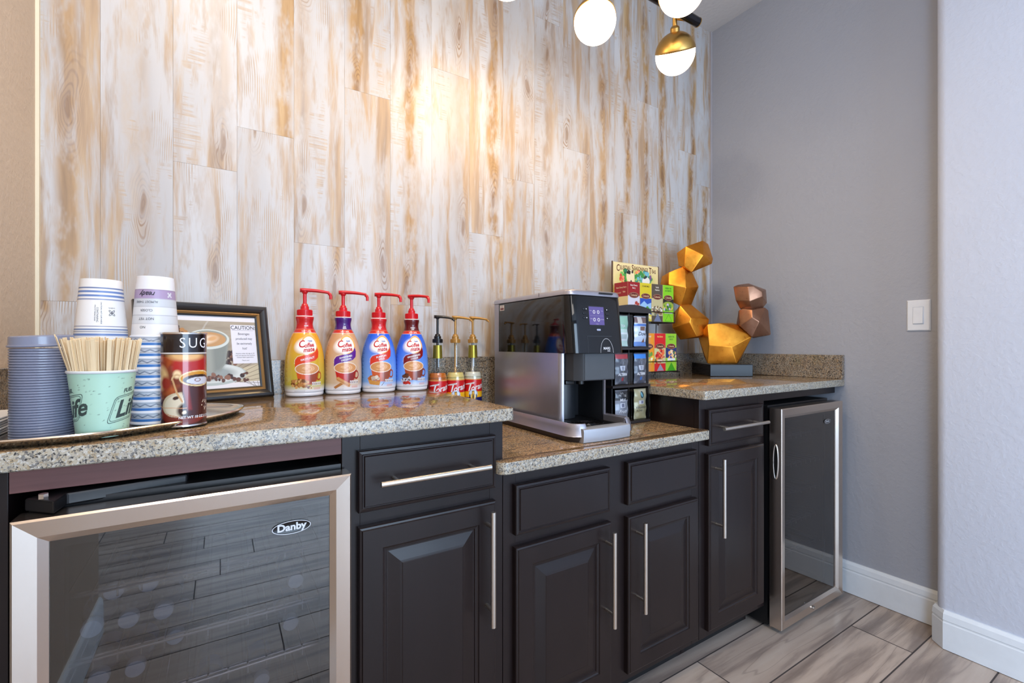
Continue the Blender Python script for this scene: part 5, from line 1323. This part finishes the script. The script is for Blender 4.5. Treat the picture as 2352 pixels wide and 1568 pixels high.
def p_tea(kind, main):
    def f(x, y):
        P = Paint(x, y, main, .0007); k = kind; B_ = BW/2
        seedd = sum(map(ord, k))
        if k == 'cherry': P.rect(-1, 1, .035, .108, (206, 206, 222)); P.blobs(0, .048, .034, .018, [(30, 120, 60), (60, 150, 80), (170, 30, 40), (200, 60, 60)], 44, .006, 1); P.blobs(.018, .066, .014, .014, [(170, 60, 50), (214, 190, 190)], 12, .006, 8); P.rect(-1, 1, 0, .02, (150, 24, 30))
        if k == 'chamo': P.rect(-1, 1, .03, .100, (40, 80, 180)); P.poly([(-.04, .066), (-.01, .088), (.01, .074), (.04, .084), (.04, .055), (-.04, .055)], (150, 190, 230)); P.blobs(0, .048, .038, .012, [(70, 140, 50), (110, 170, 60), (40, 110, 50)], 44, .006, 2); P.blobs(0, .036, .036, .008, [(240, 240, 230), (244, 214, 60)], 18, .0042, 9); P.line([(-.03, .05), (.03, .015)], .012, (236, 222, 150))
        if k == 'earl': P.rect(-1, 1, .026, .104, (196, 186, 140)); P.blobs(0, .05, .034, .02, [(140, 100, 70), (96, 70, 50), (226, 220, 206), (120, 120, 96)], 50, .0055, 3); P.rect(-1, 1, .0, .026, (86, 76, 64)); P.poly([(-.024, -.002), (.028, -.002), (.004, .038)], (110, 120, 150))
        if k == 'green': P.rect(-1, 1, .072, .104, (34, 26, 26)); P.ell(0, .070, .040, .022, (150, 170, 60), 0, .004); P.blobs(0, .064, .030, .014, [(90, 150, 50), (50, 110, 50), (214, 190, 70), (190, 180, 210)], 36, .0055, 4); P.rect(-.026, .03, .038, .045, (220, 226, 214)); P.line([(-.022, .004), (.004, .036), (.024, .004), (-.022, .004)], .0016, (50, 120, 20))
        if k in ('lemon', 'zest'): P.blobs(0, .06, .03, .024, [(240, 220, 80), (110, 160, 60), (246, 240, 200)], 40, .006, 5)
        if k == 'zinger': P.rect(-1, 1, .034, .102, (206, 206, 150)); P.blobs(.004, .07, .028, .026, [(220, 60, 50), (240, 120, 70), (190, 30, 40)], 40, .006, 6); P.blobs(-.004, .046, .03, .009, [(226, 130, 60), (200, 60, 40), (90, 120, 60)], 24, .006, 7); P.rect(-1, 1, -.01, .034, (214, 30, 36)); P.rect(-.018, .016, .044, .052, (236, 200, 180)); P.poly([(-.020, .002), (.026, .002), (.002, .032)], (150, 150, 166))
        if k == 'gpeach': P.rect(-1, 1, .058, .104, (40, 50, 110)); P.blobs(.006, .070, .028, .020, [(240, 180, 110), (250, 220, 180), (40, 60, 160), (60, 110, 60)], 40, .0065, 8); P.rect(-.024, .028, .046, .056, (226, 230, 226)); P.poly([(-.026, .0), (.028, .0), (.002, .036)], (60, 160, 20)); P.line([(-.026, .0), (.002, .036), (.028, .0)], .0012, (30, 90, 20))
        return P.c
    return f
for i, (k, main, lab, txt, ink) in enumerate(TEAS):
    up = i < 4; j = i % 4
    x = (1.460 if up else 1.456)+.0365+j*.0737; y = 1.399 if up else 1.380; z = 1.1655 if up else .9460
    t = thing('tea_box', lab, 'tea box', (x, y, z), group='tea boxes on the wire rack')
    m = MB(); m.box(-BW/2, BW/2, .0004, BD, 0, BH, .0006, 1); m.build('carton', plain('tea_carton_cream', (222, 204, 150), .5), t)
    gridmesh('front_print', 80, 170, -BW/2+.0003, BW/2-.0003, .0003, BH-.0003, lambda x, y: (x, np.full_like(x, .0), y), p_tea(k, main), painted('tea_card_print'), t, False)
    if j == 0:
        def ps(x, y, main=main): P = Paint(x, y, (222, 204, 150), .0007); P.rect(-1, 1, .105, .2, main); P.ell(.058, .028, .006, .0065, (120, 24, 30)); return P.c
        gridmesh('side_print', 60, 100, .0006, BD-.0004, .0003, BH-.0003, lambda x, y: (np.full_like(x, -BW/2-.0003), BD-x, y), ps, painted('tea_card_print'), t, False)
        lettering([text2d(' '.join(txt), .0095, at=(.042, .144), bold=.02, sx=.8), text2d('Celestial', .010, at=(.022, .122), shear=.2), text2d('TEA', .009, at=(.058, .124), bold=.02)], lambda x, z_: (-BW/2-.0006, BD-x, z_), plain('tea_cream_ink', (226, 200, 170), .5), t)
    # oval brand plaque
    vs = [poly2d([(.029*math.cos(a)*(1 if abs(math.cos(a)) > .5 else .96), .1095+.0125*math.sin(a)) for a in [2*PI*q_/32 for q_ in range(32)]])]
    lettering(vs, lambda x, z_: (x, -.0003, z_), plain('plaque_maroon', (104, 36, 30), .4), t, 'plaque')
    lettering([ring2d(0, .1095, .0285, .012, .0009), text2d('Celestial', .0125, at=(0, .1095), sx=.92, bold=.015)], lambda x, z_: (x, -.0006, z_), plain('plaque_tan', (222, 188, 150), .4), t, 'plaque_lettering')
    lettering([text2d(s, .0098, at=(0, .152-.0115*a_), sx=.82, bold=.02) for a_, s in enumerate(txt)], lambda x, z_: (x, -.0003, z_), plain('tea_ink_'+k, ink, .5), t)

# ================================================================ faceted gold sculpture on a black plinth
SC = [[[1.8818,1.4285,1.5296],[1.9305,1.3709,1.4859],[1.905,1.4142,1.4109],[1.877,1.4328,1.4372],[1.8883,1.4833,1.5101],[1.8908,1.4743,1.4467],[1.9748,1.405,1.5646],[2.0093,1.4008,1.5504],[2.0162,1.381,1.479],[2.013,1.3839,1.4562],[1.9442,1.4327,1.418],[1.958,1.5144,1.499],[1.9595,1.5088,1.4597],[2.0116,1.4659,1.5327],[2.033,1.4633,1.5239],[2.0373,1.451,1.4797],[2.0353,1.4528,1.4655],[1.9926,1.483,1.4419]],[[1.832,1.4871,1.409],[1.8892,1.4421,1.4387],[1.8617,1.4264,1.3542],[1.8665,1.4194,1.3336],[1.8162,1.4743,1.3509],[1.8723,1.4506,1.2509],[1.8456,1.4815,1.2724],[1.8314,1.5348,1.3595],[1.8364,1.5303,1.3964],[1.9377,1.4385,1.4114],[1.9546,1.4165,1.3436],[1.9263,1.4354,1.2568],[1.845,1.509,1.3022],[1.9324,1.5064,1.4029],[1.9054,1.5309,1.2998],[1.8965,1.562,1.3538],[1.8996,1.5611,1.3767],[1.9625,1.5042,1.386],[1.9729,1.4906,1.344],[1.9554,1.5023,1.2902],[1.905,1.5479,1.3183]],[[1.8627,1.4458,1.2478],[1.8814,1.4019,1.1875],[1.8766,1.4062,1.1674],[1.837,1.469,1.1463],[1.8459,1.4543,1.1934],[1.9247,1.4368,1.2568],[1.9856,1.3817,1.1851],[1.9724,1.3802,1.119],[1.9511,1.4062,1.0988],[1.8907,1.4676,1.0899],[1.8614,1.4941,1.1475],[1.8693,1.5005,1.2057],[1.9167,1.3968,1.1029],[1.9649,1.4913,1.222],[2.0027,1.4571,1.1776],[1.9945,1.4562,1.1366],[1.9813,1.4723,1.124],[1.9439,1.5104,1.1185],[1.9257,1.5268,1.1542],[1.9306,1.5308,1.1903]],[[1.9503,1.3597,1.1563],[1.992,1.3287,1.1614],[2.029,1.275,1.0779],[2.0148,1.2811,1.0536],[1.9439,1.3453,1.0602],[1.9456,1.3639,1.1183],[1.9561,1.3612,0.9764],[2.0477,1.2782,0.9773],[1.9635,1.4152,1.099],[1.9835,1.3971,1.0029],[2.0952,1.2959,0.9833],[2.0749,1.3144,1.1642],[2.0942,1.2834,1.15],[2.1102,1.2419,1.1024],[2.0332,1.4363,1.0908],[2.0456,1.4251,1.0312],[2.1148,1.3623,1.019],[2.1022,1.3738,1.1312],[2.1142,1.3546,1.1224],[2.1241,1.3288,1.0929]],[[2.0749,1.2739,1.1515],[2.0907,1.2259,1.1876],[2.1124,1.2062,1.1698],[2.1027,1.2352,1.1013],[2.0886,1.2885,1.2243],[2.0915,1.2724,1.2314],[2.1713,1.2136,1.2362],[2.1913,1.209,1.2234],[2.1989,1.202,1.1115],[2.1345,1.2469,1.096],[2.0905,1.3002,1.1618],[2.0997,1.2312,1.2234],[2.1426,1.3174,1.161],[2.1511,1.3265,1.2061],[2.1529,1.3165,1.2105],[2.2024,1.28,1.2135],[2.2148,1.2772,1.2056],[2.2195,1.2728,1.1362],[2.1795,1.3007,1.1266],[2.1523,1.3337,1.1674]],[[2.0815,1.2409,1.3322],[2.0988,1.2252,1.333],[2.1306,1.2032,1.3086],[2.1315,1.2024,1.2866],[2.0822,1.2336,1.2659],[2.0761,1.3065,1.3378],[2.0698,1.292,1.2731],[2.0942,1.2834,1.2332],[2.1118,1.2405,1.232],[2.1698,1.2217,1.239],[2.1913,1.2157,1.2619],[2.1882,1.2185,1.3225],[2.1295,1.2649,1.3527],[2.0937,1.2973,1.347],[2.1423,1.3392,1.3214],[2.1384,1.3302,1.2813],[2.1535,1.3248,1.2566],[2.1644,1.2982,1.2558],[2.2004,1.2866,1.2602],[2.2137,1.2829,1.2744],[2.2118,1.2846,1.3119],[2.1754,1.3134,1.3307],[2.1532,1.3335,1.3271]]]
scu = thing('sculpture', 'faceted gold block sculpture curving up from a square black plinth', 'sculpture', (2.0855, 1.3825, .9145))
def m_leaf(name, lo, mid, hi, mt=.9):
    g = G(name); co = g.obj()
    n = g.noise(co, 12, 3, .55); n2 = g.noise(co, 60, 3, .6)
    c = g.ramp(g.math('ADD', g.math('MULTIPLY', n, .75), g.math('MULTIPLY', n2, .25)), [(.3, lo), (.5, mid), (.7, hi)])
    return g.done(g.bsdf(color=c, metal=mt, rough=g.rng(n2, .3, .7, .27, .36)))
M_GOLD = m_leaf('gold_leaf', (206, 124, 36), (220, 142, 46), (234, 162, 58)); M_BRZ = m_leaf('bronze_leaf', (132, 94, 74), (146, 106, 84), (160, 120, 94), .8)
for nm, blk, mt_ in (('gold_blocks', SC[:4], M_GOLD), ('bronze_blocks', SC[4:], M_BRZ)):
    b = bmesh.new()
    for pts in blk:
        cc = Vector([sum(p[k_] for p in pts)/len(pts) for k_ in range(3)])
        vs = [b.verts.new(((cc+(Vector(p)-cc)*1.045)-Vector((2.0855, 1.3825, .9145)))) for p in pts]
        r = bmesh.ops.convex_hull(b, input=vs)
        dead = [g_ for g_ in r['geom_interior']+r['geom_unused'] if isinstance(g_, bmesh.types.BMVert)]
        bmesh.ops.delete(b, geom=list(set(dead)), context='VERTS')
    bmesh.ops.dissolve_limit(b, angle_limit=math.radians(21), verts=b.verts, edges=b.edges)
    bmesh.ops.bevel(b, geom=[e for e in b.edges if len(e.link_faces) == 2 and e.calc_face_angle(0) > .12], offset=.0028, segments=3, profile=.5, affect='EDGES')
    bmesh.ops.recalc_face_normals(b, faces=b.faces)
    me = bpy.data.meshes.new(nm); b.to_mesh(me); b.free()
    link(nm, me, mt_, scu, 20)
pl = math.atan2(-.112, .161)
m = MB(); m.box(-.098, .098, -.1245, .1245, 0, .0560, .002); m.build('plinth', plain('plinth_gloss_black', (12, 12, 22), .14, 0, 0, spec=.22), scu, M=Matrix.Rotation(pl, 4, 'Z'))
